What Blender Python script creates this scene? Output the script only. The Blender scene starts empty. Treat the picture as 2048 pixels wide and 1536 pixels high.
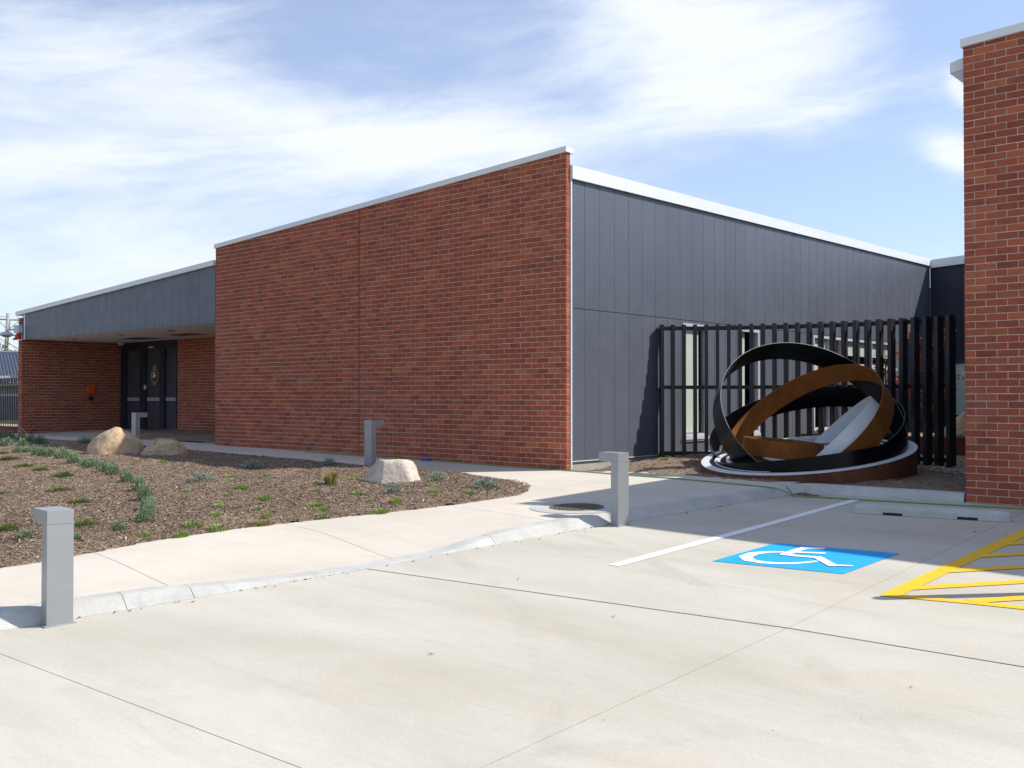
import bpy, bmesh, math, random
import numpy as np
from mathutils import Vector, Matrix, noise
random.seed(7); RNG = np.random.default_rng(11)
S = bpy.context.scene
COL = S.collection
# ------------------------------------------------------------------ camera
TH = math.radians(41.2); CT, ST = math.cos(TH), math.sin(TH)
PITCH = math.atan(27 / 2035.0)
RV = Vector((CT, ST, 0)); F0 = Vector((-ST, CT, 0))
FV = F0 * math.cos(PITCH) + Vector((0, 0, math.sin(PITCH)))
UV = Vector((0, 0, math.cos(PITCH))) - F0 * math.sin(PITCH)
cd = bpy.data.cameras.new('camera'); cam = bpy.data.objects.new('camera', cd); COL.objects.link(cam)
M = Matrix.Identity(4)
for i in range(3):
    M[i][0], M[i][1], M[i][2] = RV[i], UV[i], -FV[i]
M.translation = Vector((10.009, -12.737, 1.16)); cam.matrix_world = M
cd.sensor_width = 36; cd.lens = 36 * 2035 / 2048.0; cd.clip_start = .1; cd.clip_end = 3000
S.camera = cam
# ------------------------------------------------------------------ sky and sun
SUN = Vector((.68, .69, 1.0)).normalized()
W = bpy.data.worlds.new('World'); S.world = W; W.use_nodes = True
nt = W.node_tree; nt.nodes.clear()
def wn(t, **k):
    n = nt.nodes.new(t)
    for a, b in k.items(): setattr(n, a, b)
    return n
def wmath(op, a, b=None, c=None, clamp=False):
    n = wn('ShaderNodeMath', operation=op); n.use_clamp = clamp
    for i, v in enumerate((a, b, c)):
        if v is None: continue
        if isinstance(v, (int, float)): n.inputs[i].default_value = v
        else: nt.links.new(v, n.inputs[i])
    return n.outputs[0]
def wdot(v, vec):
    n = wn('ShaderNodeVectorMath', operation='DOT_PRODUCT'); nt.links.new(v, n.inputs[0]); n.inputs[1].default_value = vec
    return n.outputs['Value']
SKY_STRENGTH = .13
sky = wn('ShaderNodeTexSky', sky_type='NISHITA'); sky.sun_disc = False
sky.sun_elevation = math.radians(45); sky.sun_rotation = math.atan2(SUN.x, SUN.y)
sky.air_density = 1.0; sky.dust_density = .5; sky.ozone_density = 2.2
tc = wn('ShaderNodeTexCoord'); D = tc.outputs['Generated']
fx = wdot(D, tuple(RV)); fy = wdot(D, tuple(F0)); fz = wdot(D, (0, 0, 1))
az = wmath('ARCTAN2', fx, fy); el = wmath('ARCSINE', fz)
comb = wn('ShaderNodeCombineXYZ')
# streaked wisps: noise space sheared so that the streaks climb to the right
nt.links.new(wmath('MULTIPLY', wmath('ADD', az, wmath('MULTIPLY', el, .9)), 2.6), comb.inputs[0])
nt.links.new(wmath('MULTIPLY', wmath('SUBTRACT', el, wmath('MULTIPLY', az, .16)), 10.5), comb.inputs[1])
def wnoise(vec, scale, detail, rough, dist=0., off=(0, 0, 0)):
    mp = wn('ShaderNodeMapping'); nt.links.new(vec, mp.inputs[0]); mp.inputs['Location'].default_value = off
    n = wn('ShaderNodeTexNoise'); nt.links.new(mp.outputs[0], n.inputs['Vector'])
    n.inputs['Scale'].default_value = scale; n.inputs['Detail'].default_value = detail
    n.inputs['Roughness'].default_value = rough; n.inputs['Distortion'].default_value = dist
    return n.outputs[0]
n1 = wnoise(comb.outputs[0], 1.3, 7, .58, .55, (3.1, 1.7, 0))
n2 = wnoise(comb.outputs[0], 3.6, 6, .62, .8, (7.3, 4.2, 0))
n3 = wnoise(D, 1.6, 3, .5, .2, (1.3, 0, 2.0))
def lobe(a0, e0, sa, se, amp, sh=0.):
    da = wmath('SUBTRACT', az, a0); de = wmath('SUBTRACT', wmath('SUBTRACT', el, e0), wmath('MULTIPLY', da, sh))
    s = wmath('ADD', wmath('POWER', wmath('ABSOLUTE', wmath('DIVIDE', da, sa)), 2.0), wmath('POWER', wmath('ABSOLUTE', wmath('DIVIDE', de, se)), 2.0))
    return wmath('MULTIPLY', wmath('EXPONENT', wmath('MULTIPLY', s, -1.0)), amp)
cov = wmath('MULTIPLY', wmath('SUBTRACT', n3, .45), .8)
for a in ((.19, .325, .20, .085, .72, -.06), (-.16, .252, .17, .040, .50, -.12), (-.02, .215, .15, .06, .35, -.1), (-.46, .20, .26, .15, .40, 0), (.412, .214, .032, .021, .75, -.3), (.415, .272, .012, .016, .42, -1.0),
          (.16, .19, .09, .010, .25, 0), (.30, .205, .11, .035, -.35, 0), (.44, .36, .07, .05, -.40, 0), (-.35, .40, .25, .05, -.12, 0), (.0, .36, .09, .05, -.15, 0)):
    cov = wmath('ADD', cov, lobe(*a))
raw = wmath('ADD', cov, wmath('ADD', wmath('MULTIPLY', wmath('SUBTRACT', n1, .5), 1.35), wmath('MULTIPLY', wmath('SUBTRACT', n2, .5), .42)))
mr = wn('ShaderNodeMapRange', interpolation_type='SMOOTHSTEP'); nt.links.new(raw, mr.inputs[0])
mr.inputs[1].default_value = -.02; mr.inputs[2].default_value = .86; mr.inputs[3].default_value = .0; mr.inputs[4].default_value = .97
fac = mr.outputs[0]
veil = wmath('ADD', wmath('MULTIPLY', fac, .74), .25)
mix = wn('ShaderNodeMixRGB'); sk = wn('ShaderNodeMixRGB', blend_type='MULTIPLY'); sk.inputs[0].default_value = 1; nt.links.new(sky.outputs[0], sk.inputs[1]); sk.inputs[2].default_value = (.66, .71, .82, 1)
nt.links.new(veil, mix.inputs[0]); nt.links.new(sk.outputs[0], mix.inputs[1])
mix.inputs[2].default_value = (4.6, 4.82, 5.15, 1)
bg = wn('ShaderNodeBackground'); nt.links.new(mix.outputs[0], bg.inputs[0]); bg.inputs[1].default_value = SKY_STRENGTH
wo = wn('ShaderNodeOutputWorld'); nt.links.new(bg.outputs[0], wo.inputs[0])
ld = bpy.data.lights.new('sun', 'SUN'); lo = bpy.data.objects.new('sun', ld); COL.objects.link(lo)
ld.energy = 3.5; ld.angle = math.radians(.6); ld.color = (1, .955, .88)
lo.rotation_euler = SUN.to_track_quat('Z', 'Y').to_euler(); lo.location = (20, 20, 30)
vs = S.view_settings; vs.view_transform = 'Standard'; vs.look = 'None'; vs.gamma = 1; vs.exposure = .74
S.render.engine = 'CYCLES'
S.cycles.max_bounces = 6; S.cycles.diffuse_bounces = 4; S.cycles.glossy_bounces = 3; S.cycles.transparent_max_bounces = 8
# ------------------------------------------------------------------ materials
class Mat:
    def __init__(s, name, col=(.5, .5, .5), rough=.6, spec=.4, metal=0., coat=0.):
        s.m = bpy.data.materials.new(name); s.m.use_nodes = True; s.nt = s.m.node_tree
        s.b = s.nt.nodes['Principled BSDF']; s.out = s.nt.nodes['Material Output']
        s.set('Base Color', (*col, 1)); s.set('Roughness', rough); s.set('Specular IOR Level', spec); s.set('Metallic', metal); s.set('Coat Weight', coat)
    def set(s, k, v):
        if hasattr(v, 'is_linked') or hasattr(v, 'links'): s.nt.links.new(v, s.b.inputs[k])
        else: s.b.inputs[k].default_value = v
    def n(s, t, **k):
        x = s.nt.nodes.new(t)
        for a, b in k.items(): setattr(x, a, b)
        return x
    def link(s, a, b): s.nt.links.new(a, b)
    def coord(s, kind='Object', scale=(1, 1, 1), rot=(0, 0, 0)):
        if kind == 'World': o = s.n('ShaderNodeNewGeometry').outputs['Position']
        else: o = s.n('ShaderNodeTexCoord').outputs[kind]
        mp = s.n('ShaderNodeMapping'); s.link(o, mp.inputs[0]); mp.inputs['Scale'].default_value = scale; mp.inputs['Rotation'].default_value = rot
        return mp.outputs[0]
    def noise(s, vec, scale, detail=4, rough=.55, dist=0.):
        x = s.n('ShaderNodeTexNoise'); s.link(vec, x.inputs['Vector']); x.inputs['Scale'].default_value = scale
        x.inputs['Detail'].default_value = detail; x.inputs['Roughness'].default_value = rough; x.inputs['Distortion'].default_value = dist
        return x.outputs[0]
    def ramp(s, f, stops, interp='LINEAR'):
        x = s.n('ShaderNodeValToRGB'); s.link(f, x.inputs[0]); r = x.color_ramp; r.interpolation = interp
        while len(r.elements) < len(stops): r.elements.new(.5)
        for e, (p, c) in zip(r.elements, stops):
            e.position = p; e.color = (*c, 1) if len(c) == 3 else c
        return x.outputs[0]
    def mix(s, f, a, b, mode='MIX'):
        x = s.n('ShaderNodeMixRGB', blend_type=mode)
        for i, v in enumerate((f, a, b)):
            if isinstance(v, (int, float)): x.inputs[i].default_value = v
            elif isinstance(v, tuple): x.inputs[i].default_value = (*v, 1)
            else: s.link(v, x.inputs[i])
        return x.outputs[0]
    def math(s, op, a, b=None):
        x = s.n('ShaderNodeMath', operation=op)
        for i, v in enumerate((a, b)):
            if v is None: continue
            if isinstance(v, (int, float)): x.inputs[i].default_value = v
            else: s.link(v, x.inputs[i])
        return x.outputs[0]
    def attr(s, name):
        x = s.n('ShaderNodeAttribute'); x.attribute_name = name; return x.outputs['Fac']
    def rand(s): return s.n('ShaderNodeObjectInfo').outputs['Random']
    def bump(s, h, strength=.3, dist=.01):
        x = s.n('ShaderNodeBump'); s.link(h, x.inputs['Height']); x.inputs['Strength'].default_value = strength; x.inputs['Distance'].default_value = dist
        s.link(x.outputs[0], s.b.inputs['Normal'])
def brick_mat(name, src):
    k = Mat(name, rough=.85, spec=.25)
    r = k.rand() if src == 'obj' else k.attr('rnd')
    P = k.coord('World')
    base = k.ramp(r, [(0, (.245, .066, .043)), (.08, (.285, .074, .044)), (.35, (.325, .083, .047)), (.6, (.35, .091, .049)), (.88, (.385, .108, .054)), (.97, (.425, .132, .062)), (1, (.255, .074, .05))])
    blot = k.ramp(k.noise(P, 5.0, 4, .6), [(.32, (.74, .72, .72)), (.52, (1, 1, 1)), (.72, (1.2, 1.14, 1.08))])
    c = k.mix(.6, base, blot, 'MULTIPLY')
    # efflorescence and wash marks, a few large soft patches
    haze = k.ramp(k.noise(P, .55, 3, .5), [(.60, (0, 0, 0)), (.78, (.30, .30, .30))])
    c = k.mix(haze, c, (.30, .17, .15))
    sp = k.n('ShaderNodeTexVoronoi'); k.link(P, sp.inputs['Vector']); sp.inputs['Scale'].default_value = 24
    spk = k.ramp(sp.outputs['Distance'], [(.08, (.25, .2, .2)), (.17, (1, 1, 1))])
    c = k.mix(.8, c, spk, 'MULTIPLY')
    k.set('Base Color', c); k.bump(k.noise(P, 90, 3), .5, .004)
    return k.m
MT = {}
MT['brick_obj'] = brick_mat('brick_single', 'obj'); MT['brick'] = brick_mat('brick_course', 'attr')
k = Mat('mortar', rough=.95, spec=.1); P = k.coord('World')
k.set('Base Color', k.ramp(k.noise(P, 6, 4), [(.3, (.48, .38, .30)), (.7, (.62, .52, .42))])); k.bump(k.noise(P, 120, 2), .4, .003); MT['mortar'] = k.m
def flat(name, col, rough=.5, spec=.4, var=.12, scale=3., metal=0., coat=0., bump=0., bscale=80):
    k = Mat(name, col, rough, spec, metal, coat); P = k.coord('World')
    lo = tuple(c * (1 - var) for c in col); hi = tuple(min(1, c * (1 + var)) for c in col)
    k.set('Base Color', k.ramp(k.noise(P, scale, 5, .6), [(.3, lo), (.7, hi)]))
    if bump: k.bump(k.noise(P, bscale, 3), bump, .004)
    return k.m
k = Mat('fibre_cement_cladding', rough=.42, spec=.45); P = k.coord('World'); r = k.rand()
a = k.ramp(k.noise(P, .7, 4, .5), [(.3, (.092, .103, .131)), (.7, (.105, .117, .147))])
a = k.mix(1., a, k.ramp(r, [(0, (.97, .97, .97)), (1, (1.03, 1.03, 1.03))]), 'MULTIPLY')
spl = k.n('ShaderNodeTexVoronoi'); k.link(k.coord('World', (1, 1, .45)), spl.inputs['Vector']); spl.inputs['Scale'].default_value = 2.3
a = k.mix(k.ramp(spl.outputs['Distance'], [(.012, (.8, .8, .8)), (.02, (0, 0, 0))]), a, (.5, .5, .5))
k.set('Base Color', a); k.set('Roughness', k.ramp(k.noise(P, 4, 4), [(.3, (.36, .36, .36)), (.7, (.5, .5, .5))])); MT['clad'] = k.m
MT['clad_back'] = flat('joint_backing', (.012, .013, .016), .8, .2)
MT['navy'] = flat('dark_navy_cladding', (.022, .026, .042), .5, .4)
MT['white_metal'] = flat('white_coated_metal', (.74, .75, .75), .35, .5, .04)
MT['soffit'] = flat('painted_soffit', (.80, .75, .69), .8, .2, .04)
MT['blue_panel'] = flat('blue_soffit_panel', (.015, .09, .30), .5)
MT['red_panel'] = flat('red_soffit_panel', (.28, .02, .02), .5)
MT['navy_frame'] = flat('navy_aluminium_frame', (.018, .024, .042), .35, .5)
MT['white_frame'] = flat('pale_aluminium_frame', (.50, .50, .55), .35, .5, .05)
MT['blind'] = flat('pale_green_roller_blind', (.78, .83, .77), .8, .2, .04)
MT['dark_room'] = flat('dark_interior', (.01, .011, .014), .9, .1)
MT['dark_glass'] = flat('dark_tinted_glass', (.060, .062, .070), .25, .5, .05)
MT['orange'] = flat('orange_plastic', (.85, .08, .01), .4)
MT['red'] = flat('red_plastic', (.55, .012, .02), .3, .5)
MT['black_plastic'] = flat('black_plastic', (.012, .012, .013), .4)
MT['grey_plastic'] = flat('pale_grey_housing', (.52, .54, .56), .4)
MT['gold'] = flat('gold_print', (.36, .24, .15), .5)
MT['maroon'] = flat('dark_maroon_print', (.03, .008, .014), .5)
MT['print_white'] = flat('white_print', (.62, .64, .74), .6)
k = Mat('glass', (1, 1, 1), .03); gl = k.n('ShaderNodeBsdfGlossy'); gl.inputs['Roughness'].default_value = .02; tr = k.n('ShaderNodeBsdfTransparent')
tr.inputs[0].default_value = (.95, .97, .96, 1); lw = k.n('ShaderNodeLayerWeight'); lw.inputs[0].default_value = .5; fr = k.n('ShaderNodeMath', operation='MULTIPLY_ADD'); k.link(k.math('POWER', lw.outputs['Facing'], 3.0), fr.inputs[0]); fr.inputs[1].default_value = .5; fr.inputs[2].default_value = .04; ms = k.n('ShaderNodeMixShader')
k.link(fr.outputs[0], ms.inputs[0]); k.link(tr.outputs[0], ms.inputs[1]); k.link(gl.outputs[0], ms.inputs[2]); k.link(ms.outputs[0], k.out.inputs[0]); MT['glass'] = k.m
def concrete(name, lo, mid, hi, stain, sc=.5, streak=(1, 1, 1), rot=0, tyres=()):
    k = Mat(name, rough=.9, spec=.15); P = k.coord('World'); Q = k.coord('World', streak, (0, 0, rot))
    c = k.ramp(k.noise(Q, sc, 7, .62, .4), [(.28, lo), (.5, mid), (.72, hi)])
    c = k.mix(k.ramp(k.noise(Q, sc * 2.7, 6, .7, .8), [(.50, (0, 0, 0)), (.74, (.55, .55, .55))]), c, stain)
    c = k.mix(.28, c, k.ramp(k.noise(k.coord('World', (.25, 3.2, 1), (0, 0, rot + .5)), 1.3, 6, .7, 1.2), [(.32, (.86, .85, .83)), (.5, (1, 1, 1)), (.7, (1.07, 1.07, 1.07))]), 'MULTIPLY')
    c = k.mix(.55, c, k.ramp(k.noise(P, 55, 4, .7), [(.3, (.86, .86, .85)), (.7, (1.1, 1.1, 1.1))]), 'MULTIPLY')
    sp = k.n('ShaderNodeTexVoronoi'); k.link(P, sp.inputs['Vector']); sp.inputs['Scale'].default_value = 3.1
    c = k.mix(k.ramp(sp.outputs['Distance'], [(.010, (.8, .8, .8)), (.022, (0, 0, 0))]), c, (.09, .07, .055))
    for cx, cy, rad, dk in tyres:      # faint curved tyre tracks
        d = k.n('ShaderNodeVectorMath', operation='DISTANCE'); k.link(k.coord('World', (1, 1, 0)), d.inputs[0]); d.inputs[1].default_value = (cx, cy, 0)
        band = k.ramp(k.math('ABSOLUTE', k.math('SUBTRACT', d.outputs['Value'], rad)), [(.05, (1, 1, 1)), (.11, (0, 0, 0))])
        brk = k.ramp(k.noise(P, 1.4, 5, .7), [(.42, (0, 0, 0)), (.62, (dk, dk, dk))])
        c = k.mix(k.mix(1., band, brk, 'MULTIPLY'), c, tuple(.72 * v for v in lo))
    k.set('Base Color', c); k.bump(k.noise(P, 160, 3), .25, .003)
    return k.m
MT['carpark'] = concrete('broomed_concrete', (.415, .388, .322), (.487, .457, .39), (.55, .52, .45), (.44, .385, .31), .42, (.55, 1.5, 1), .75, ((-1.5, -16, 11.0, .30), (-1.5, -16, 12.5, .26), (16, -14, 8.4, .24), (16, -14, 9.9, .22), (7.9, 4.5, 10.6, .2)))
MT['path'] = concrete('cream_path_concrete', (.50, .455, .385), (.565, .517, .44), (.62, .572, .495), (.53, .465, .385), .6)
MT['kerb'] = concrete('pale_kerb_concrete', (.38, .375, .35), (.465, .46, .435), (.54, .535, .51), (.33, .32, .30), 2.2)
MT['plinth'] = concrete('grey_plinth_concrete', (.32, .30, .27), (.40, .38, .34), (.47, .45, .41), (.3, .27, .23), 2.)
MT['subbase'] = flat('joint_filler', (.035, .03, .027), .95, .1)
def paint(name, col, wear):
    k = Mat(name, rough=.75, spec=.2); P = k.coord('World')
    c = k.mix(k.ramp(k.noise(P, 3.2, 6, .7), [(.45, (0, 0, 0)), (.75, (.45, .45, .45))]), col, wear)
    c = k.mix(k.ramp(k.noise(P, 30, 5, .75), [(.63, (0, 0, 0)), (.72, (.55, .55, .55))]), c, tuple(.5 * x + .22 for x in col))
    k.set('Base Color', c); k.bump(k.noise(P, 150, 3), .2, .003); return k.m
MT['white_paint'] = paint('white_road_paint', (.80, .80, .80), (.72, .72, .70))
MT['blue_paint'] = paint('blue_road_paint', (.016, .34, .74), (.04, .39, .77))
MT['yellow_paint'] = paint('yellow_road_paint', (.80, .46, .025), (.82, .53, .07))
k = Mat('mulch_soil', rough=1., spec=.05); P = k.coord('World')
c = k.ramp(k.noise(P, 22, 6, .75, .6), [(.28, (.16, .115, .083)), (.5, (.28, .208, .155)), (.66, (.36, .275, .207)), (.8, (.46, .37, .287))])
c = k.mix(.6, c, k.ramp(k.noise(P, .9, 4), [(.3, (.72, .70, .7)), (.7, (1.15, 1.12, 1.1))]), 'MULTIPLY')
k.set('Base Color', c); k.bump(k.noise(P, 35, 6, .8), .9, .03); MT['mulch'] = k.m
k = Mat('mulch_chip', rough=.95, spec=.1)
k.set('Base Color', k.ramp(k.attr('rnd'), [(0, (.08, .055, .04)), (.22, (.18, .13, .096)), (.5, (.285, .21, .156)), (.72, (.35, .268, .205)), (.88, (.50, .405, .32)), (1, (.72, .63, .52))])); MT['chip'] = k.m
k = Mat('gravel_stone', rough=.9, spec=.1)
k.set('Base Color', k.ramp(k.attr('rnd'), [(0, (.18, .15, .11)), (.5, (.38, .33, .25)), (1, (.58, .54, .45))])); MT['gravel'] = k.m
k = Mat('silver_powder_coat', (.43, .445, .455), .4, .5, .3); MT['silver'] = k.m
P = k.coord('World'); k.set('Base Color', k.ramp(k.noise(P, 5, 5), [(.3, (.30, .315, .325)), (.7, (.335, .35, .36))]))
def rockm(name, stops, sc):
    k = Mat(name, rough=.95, spec=.1); P = k.coord('World')
    c = k.ramp(k.noise(P, sc, 6, .65, .9), stops)
    c = k.mix(.7, c, k.ramp(k.noise(P, 26, 6, .75), [(.3, (.66, .64, .62)), (.7, (1.15, 1.15, 1.15))]), 'MULTIPLY')
    k.set('Base Color', c); k.bump(k.noise(P, 14, 8, .7), .8, .04); return k.m
MT['rock_a'] = rockm('tan_sandstone', [(.22, (.24, .20, .17)), (.36, (.42, .33, .25)), (.5, (.60, .42, .25)), (.68, (.70, .58, .45)), (.85, (.56, .46, .36))], 2.1)
MT['rock_b'] = rockm('ochre_sandstone', [(.25, (.22, .19, .16)), (.45, (.38, .31, .24)), (.55, (.58, .44, .24)), (.75, (.66, .58, .44))], 3.4)
MT['rock_c'] = rockm('cream_sandstone', [(.22, (.20, .15, .12)), (.36, (.50, .42, .34)), (.55, (.66, .61, .54)), (.72, (.70, .64, .58)), (.86, (.50, .33, .20))], 2.6)
MT['rock_d'] = rockm('pale_landscape_rock', [(.3, (.25, .2, .15)), (.6, (.48, .42, .34)), (.8, (.6, .55, .48))], 3.)
def rustm(name, a, b, c3):
    k = Mat(name, rough=.8, spec=.2); P = k.coord('World', (1, 1, .5))
    c = k.ramp(k.noise(P, 5, 7, .7), [(.3, a), (.5, b), (.72, c3)])
    k.set('Base Color', c); k.bump(k.noise(P, 70, 4), .25, .004); return k.m
MT['rust'] = rustm('orange_weathered_steel', (.17, .056, .011), (.225, .078, .015), (.29, .105, .02))
MT['rust_dark'] = rustm('brown_weathered_steel', (.085, .030, .018), (.13, .045, .025), (.19, .068, .034))
MT['black_gloss'] = flat('black_gloss_enamel', (.004, .004, .006), .24, .22, .1)
MT['white_enamel'] = flat('white_satin_enamel', (.70, .73, .76), .3, .5, .04)
MT['charcoal'] = flat('charcoal_powder_coat', (.020, .018, .022), .45, .45, .15)
MT['pale_edge'] = flat('bare_steel_edge', (.14, .135, .135), .4, .5, .05)
MT['hose'] = flat('green_hose', (.16, .30, .09), .5)
MT['hose_blue'] = flat('blue_hose_coupling', (.02, .06, .35), .4)
MT['cable'] = flat('grey_cable', (.22, .23, .25), .6)
MT['iron'] = flat('brown_cast_iron', (.15, .115, .09), .8, .3, .3, 18, bump=.5)
MT['steel_fence'] = flat('black_steel', (.008, .009, .014), .35, .5)
MT['finial'] = flat('pale_finial', (.4, .42, .45), .4)
MT['roof_metal'] = flat('blue_grey_roofing', (.06, .072, .105), .6, .3, .08)
MT['cream_wall'] = flat('cream_render', (.42, .40, .33), .8)
MT['grey_board'] = flat('weathered_grey_boards', (.27, .28, .29), .8, .2, .2, 6)
MT['timber'] = flat('red_brown_sleeper', (.15, .055, .035), .85, .2, .25, 8)
MT['pole_wood'] = flat('grey_pole_timber', (.36, .35, .31), .9, .1, .15, 4)
MT['grass'] = flat('dry_grass_ground', (.11, .115, .05), 1., .05, .35, 1.5, bump=.6, bscale=30)
MT['bark'] = flat('grey_bark', (.10, .075, .06), .9, .1, .3, 20)
def leafm(name, stops, src='rnd', trans=.25):
    k = Mat(name, rough=.65, spec=.25); k.set('Base Color', k.mix(.5, k.ramp(k.attr(src), stops), k.ramp(k.rand(), [(0, (.8, .8, .8)), (1, (1.2, 1.2, 1.15))]), 'MULTIPLY'))
    k.b.inputs['Subsurface Weight'].default_value = 0
    t = k.n('ShaderNodeBsdfTranslucent'); k.link(k.b.inputs['Base Color'].links[0].from_socket, t.inputs[0]); ms = k.n('ShaderNodeMixShader'); ms.inputs[0].default_value = trans
    k.link(k.b.outputs[0], ms.inputs[1]); k.link(t.outputs[0], ms.inputs[2]); k.link(ms.outputs[0], k.out.inputs[0]); return k.m
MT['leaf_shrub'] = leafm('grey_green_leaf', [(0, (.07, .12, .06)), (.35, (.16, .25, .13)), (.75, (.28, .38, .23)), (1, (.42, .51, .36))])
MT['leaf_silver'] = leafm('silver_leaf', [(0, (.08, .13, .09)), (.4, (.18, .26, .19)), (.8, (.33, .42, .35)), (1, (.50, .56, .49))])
MT['leaf_dark'] = leafm('moss_green_blade', [(0, (.06, .095, .02)), (.5, (.13, .185, .04)), (1, (.22, .28, .075))])
MT['leaf_light'] = leafm('fresh_green_blade', [(0, (.11, .19, .03)), (.5, (.25, .38, .075)), (1, (.42, .55, .16))])
MT['leaf_yellow'] = leafm('yellow_green_blade', [(0, (.09, .12, .02)), (.5, (.26, .28, .03)), (1, (.62, .48, .03))])
MT['leaf_tan'] = leafm('straw_green_blade', [(0, (.16, .16, .05)), (.5, (.34, .33, .12)), (1, (.56, .50, .24))])
MT['leaf_autumn'] = leafm('orange_autumn_leaf', [(0, (.30, .05, .012)), (.5, (.60, .12, .02)), (.8, (.70, .22, .03)), (1, (.55, .36, .10))], trans=.4)
MT['leaf_tree'] = leafm('far_tree_leaf', [(0, (.03, .045, .02)), (1, (.09, .12, .05))])
# ------------------------------------------------------------------ mesh helpers
class MB:
    def __init__(s): s.v = []; s.f = []; s.r = []; s.mi = []; s.cur = 0
    def face(s, idx, r=None): s.f.append(tuple(idx)); s.r.append(random.random() if r is None else r); s.mi.append(s.cur)
    def poly(s, pts, r=None):
        b = len(s.v); s.v += [tuple(p) for p in pts]; s.face(range(b, b + len(pts)), r)
    def hexa(s, p, r=None):    # 8 points: bottom 4 ccw, top 4 ccw
        b = len(s.v); s.v += [tuple(q) for q in p]; r = random.random() if r is None else r
        for f in ((3, 2, 1, 0), (4, 5, 6, 7), (0, 1, 5, 4), (1, 2, 6, 5), (2, 3, 7, 6), (3, 0, 4, 7)): s.face([b + i for i in f], r)
    def box(s, x0, x1, y0, y1, z0, z1, r=None):
        s.hexa([(x0, y0, z0), (x1, y0, z0), (x1, y1, z0), (x0, y1, z0), (x0, y0, z1), (x1, y0, z1), (x1, y1, z1), (x0, y1, z1)], r)
    def cbox(s, x0, x1, y0, y1, z0, z1, c=.005):   # box with chamfered edges
        bm = bmesh.new(); bmesh.ops.create_cube(bm, size=1)
        for v in bm.verts: v.co = ((x0 + x1) / 2 + v.co.x * (x1 - x0), (y0 + y1) / 2 + v.co.y * (y1 - y0), (z0 + z1) / 2 + v.co.z * (z1 - z0))
        bmesh.ops.bevel(bm, geom=bm.edges[:], offset=c, segments=2, affect='EDGES', profile=.6)
        s.bm(bm)
    def bm(s, bm):
        b = len(s.v); bm.verts.index_update(); s.v += [tuple(v.co) for v in bm.verts]; r = random.random()
        for f in bm.faces: s.face([b + v.index for v in f.verts], r)
        bm.free()
    def prism(s, pts, z0, z1, r=None):   # polygon (ccw) extruded; z0,z1 may be functions
        n = len(pts); b = len(s.v); g0 = z0 if callable(z0) else (lambda x, y: z0); g1 = z1 if callable(z1) else (lambda x, y: z1)
        s.v += [(x, y, g0(x, y)) for x, y in pts] + [(x, y, g1(x, y)) for x, y in pts]
        s.face([b + n + i for i in range(n)], r); s.face([b + n - 1 - i for i in range(n)], r)
        for i in range(n): j = (i + 1) % n; s.face((b + i, b + j, b + n + j, b + n + i), r)
    def tube(s, pts, rad, seg=8, cap=True):
        pts = [Vector(p) for p in pts]; n = len(pts); rad = rad if isinstance(rad, (list, tuple)) else [rad] * n; b = len(s.v); r = random.random()
        up = Vector((.13, .29, .95))
        for i, p in enumerate(pts):
            t = (pts[min(i + 1, n - 1)] - pts[max(i - 1, 0)]).normalized()
            a = t.cross(up); a = a.normalized() if a.length > 1e-4 else Vector((1, 0, 0)); c = t.cross(a)
            for k in range(seg):
                w = 2 * math.pi * k / seg; s.v.append(tuple(p + (a * math.cos(w) + c * math.sin(w)) * rad[i]))
        for i in range(n - 1):
            for k in range(seg):
                s.face((b + i * seg + k, b + i * seg + (k + 1) % seg, b + (i + 1) * seg + (k + 1) % seg, b + (i + 1) * seg + k), r)
        if cap:
            s.face([b + k for k in range(seg)][::-1], r); s.face([b + (n - 1) * seg + k for k in range(seg)], r)
    def lathe(s, prof, c=(0, 0, 0), seg=32, axis=None):
        b = len(s.v); n = len(prof); r = random.random()
        for rr, z in prof:
            for k in range(seg):
                w = 2 * math.pi * k / seg; s.v.append((c[0] + rr * math.cos(w), c[1] + rr * math.sin(w), c[2] + z))
        for i in range(n - 1):
            for k in range(seg): s.face((b + i * seg + k, b + i * seg + (k + 1) % seg, b + (i + 1) * seg + (k + 1) % seg, b + (i + 1) * seg + k), r)
        s.face([b + (n - 1) * seg + k for k in range(seg)], r); s.face([b + k for k in range(seg)][::-1], r)
    def mesh(s, name, mats, smooth=False, off=(0, 0, 0), rnd=False):
        me = bpy.data.meshes.new(name); o = Vector(off)
        me.from_pydata([(v[0] - o.x, v[1] - o.y, v[2] - o.z) for v in s.v], [], s.f)
        mats = mats if isinstance(mats, (list, tuple)) else [mats]
        for m in mats: me.materials.append(MT[m])
        if len(mats) > 1: me.polygons.foreach_set('material_index', s.mi)
        if rnd:
            a = me.attributes.new('rnd', 'FLOAT', 'FACE'); a.data.foreach_set('value', s.r)
        if smooth: me.polygons.foreach_set('use_smooth', [True] * len(s.f))
        me.update(); return me
    def obj(s, name, mats, parent=None, smooth=False, rnd=False, wloc=None):
        off = wloc if wloc is not None else (WL(parent) if parent else (0, 0, 0))
        o = bpy.data.objects.new(name, s.mesh(name, mats, smooth, off, rnd)); COL.objects.link(o)
        if parent: o.parent = parent
        else: o.location = off
        return o
def WL(o):
    v = Vector((0, 0, 0))
    while o is not None: v += o.location; o = o.parent
    return v
def tag(o, label=None, cat=None, group=None, kind=None):
    for a, b in (('label', label), ('category', cat), ('group', group), ('kind', kind)):
        if b: o[a] = b
    return o
def thing(name, loc, label, cat, group=None):
    o = bpy.data.objects.new(name, None); COL.objects.link(o); o.location = loc; o.empty_display_size = .1
    return tag(o, label, cat, group)
def struct(o): o['kind'] = 'structure'; return o
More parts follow.
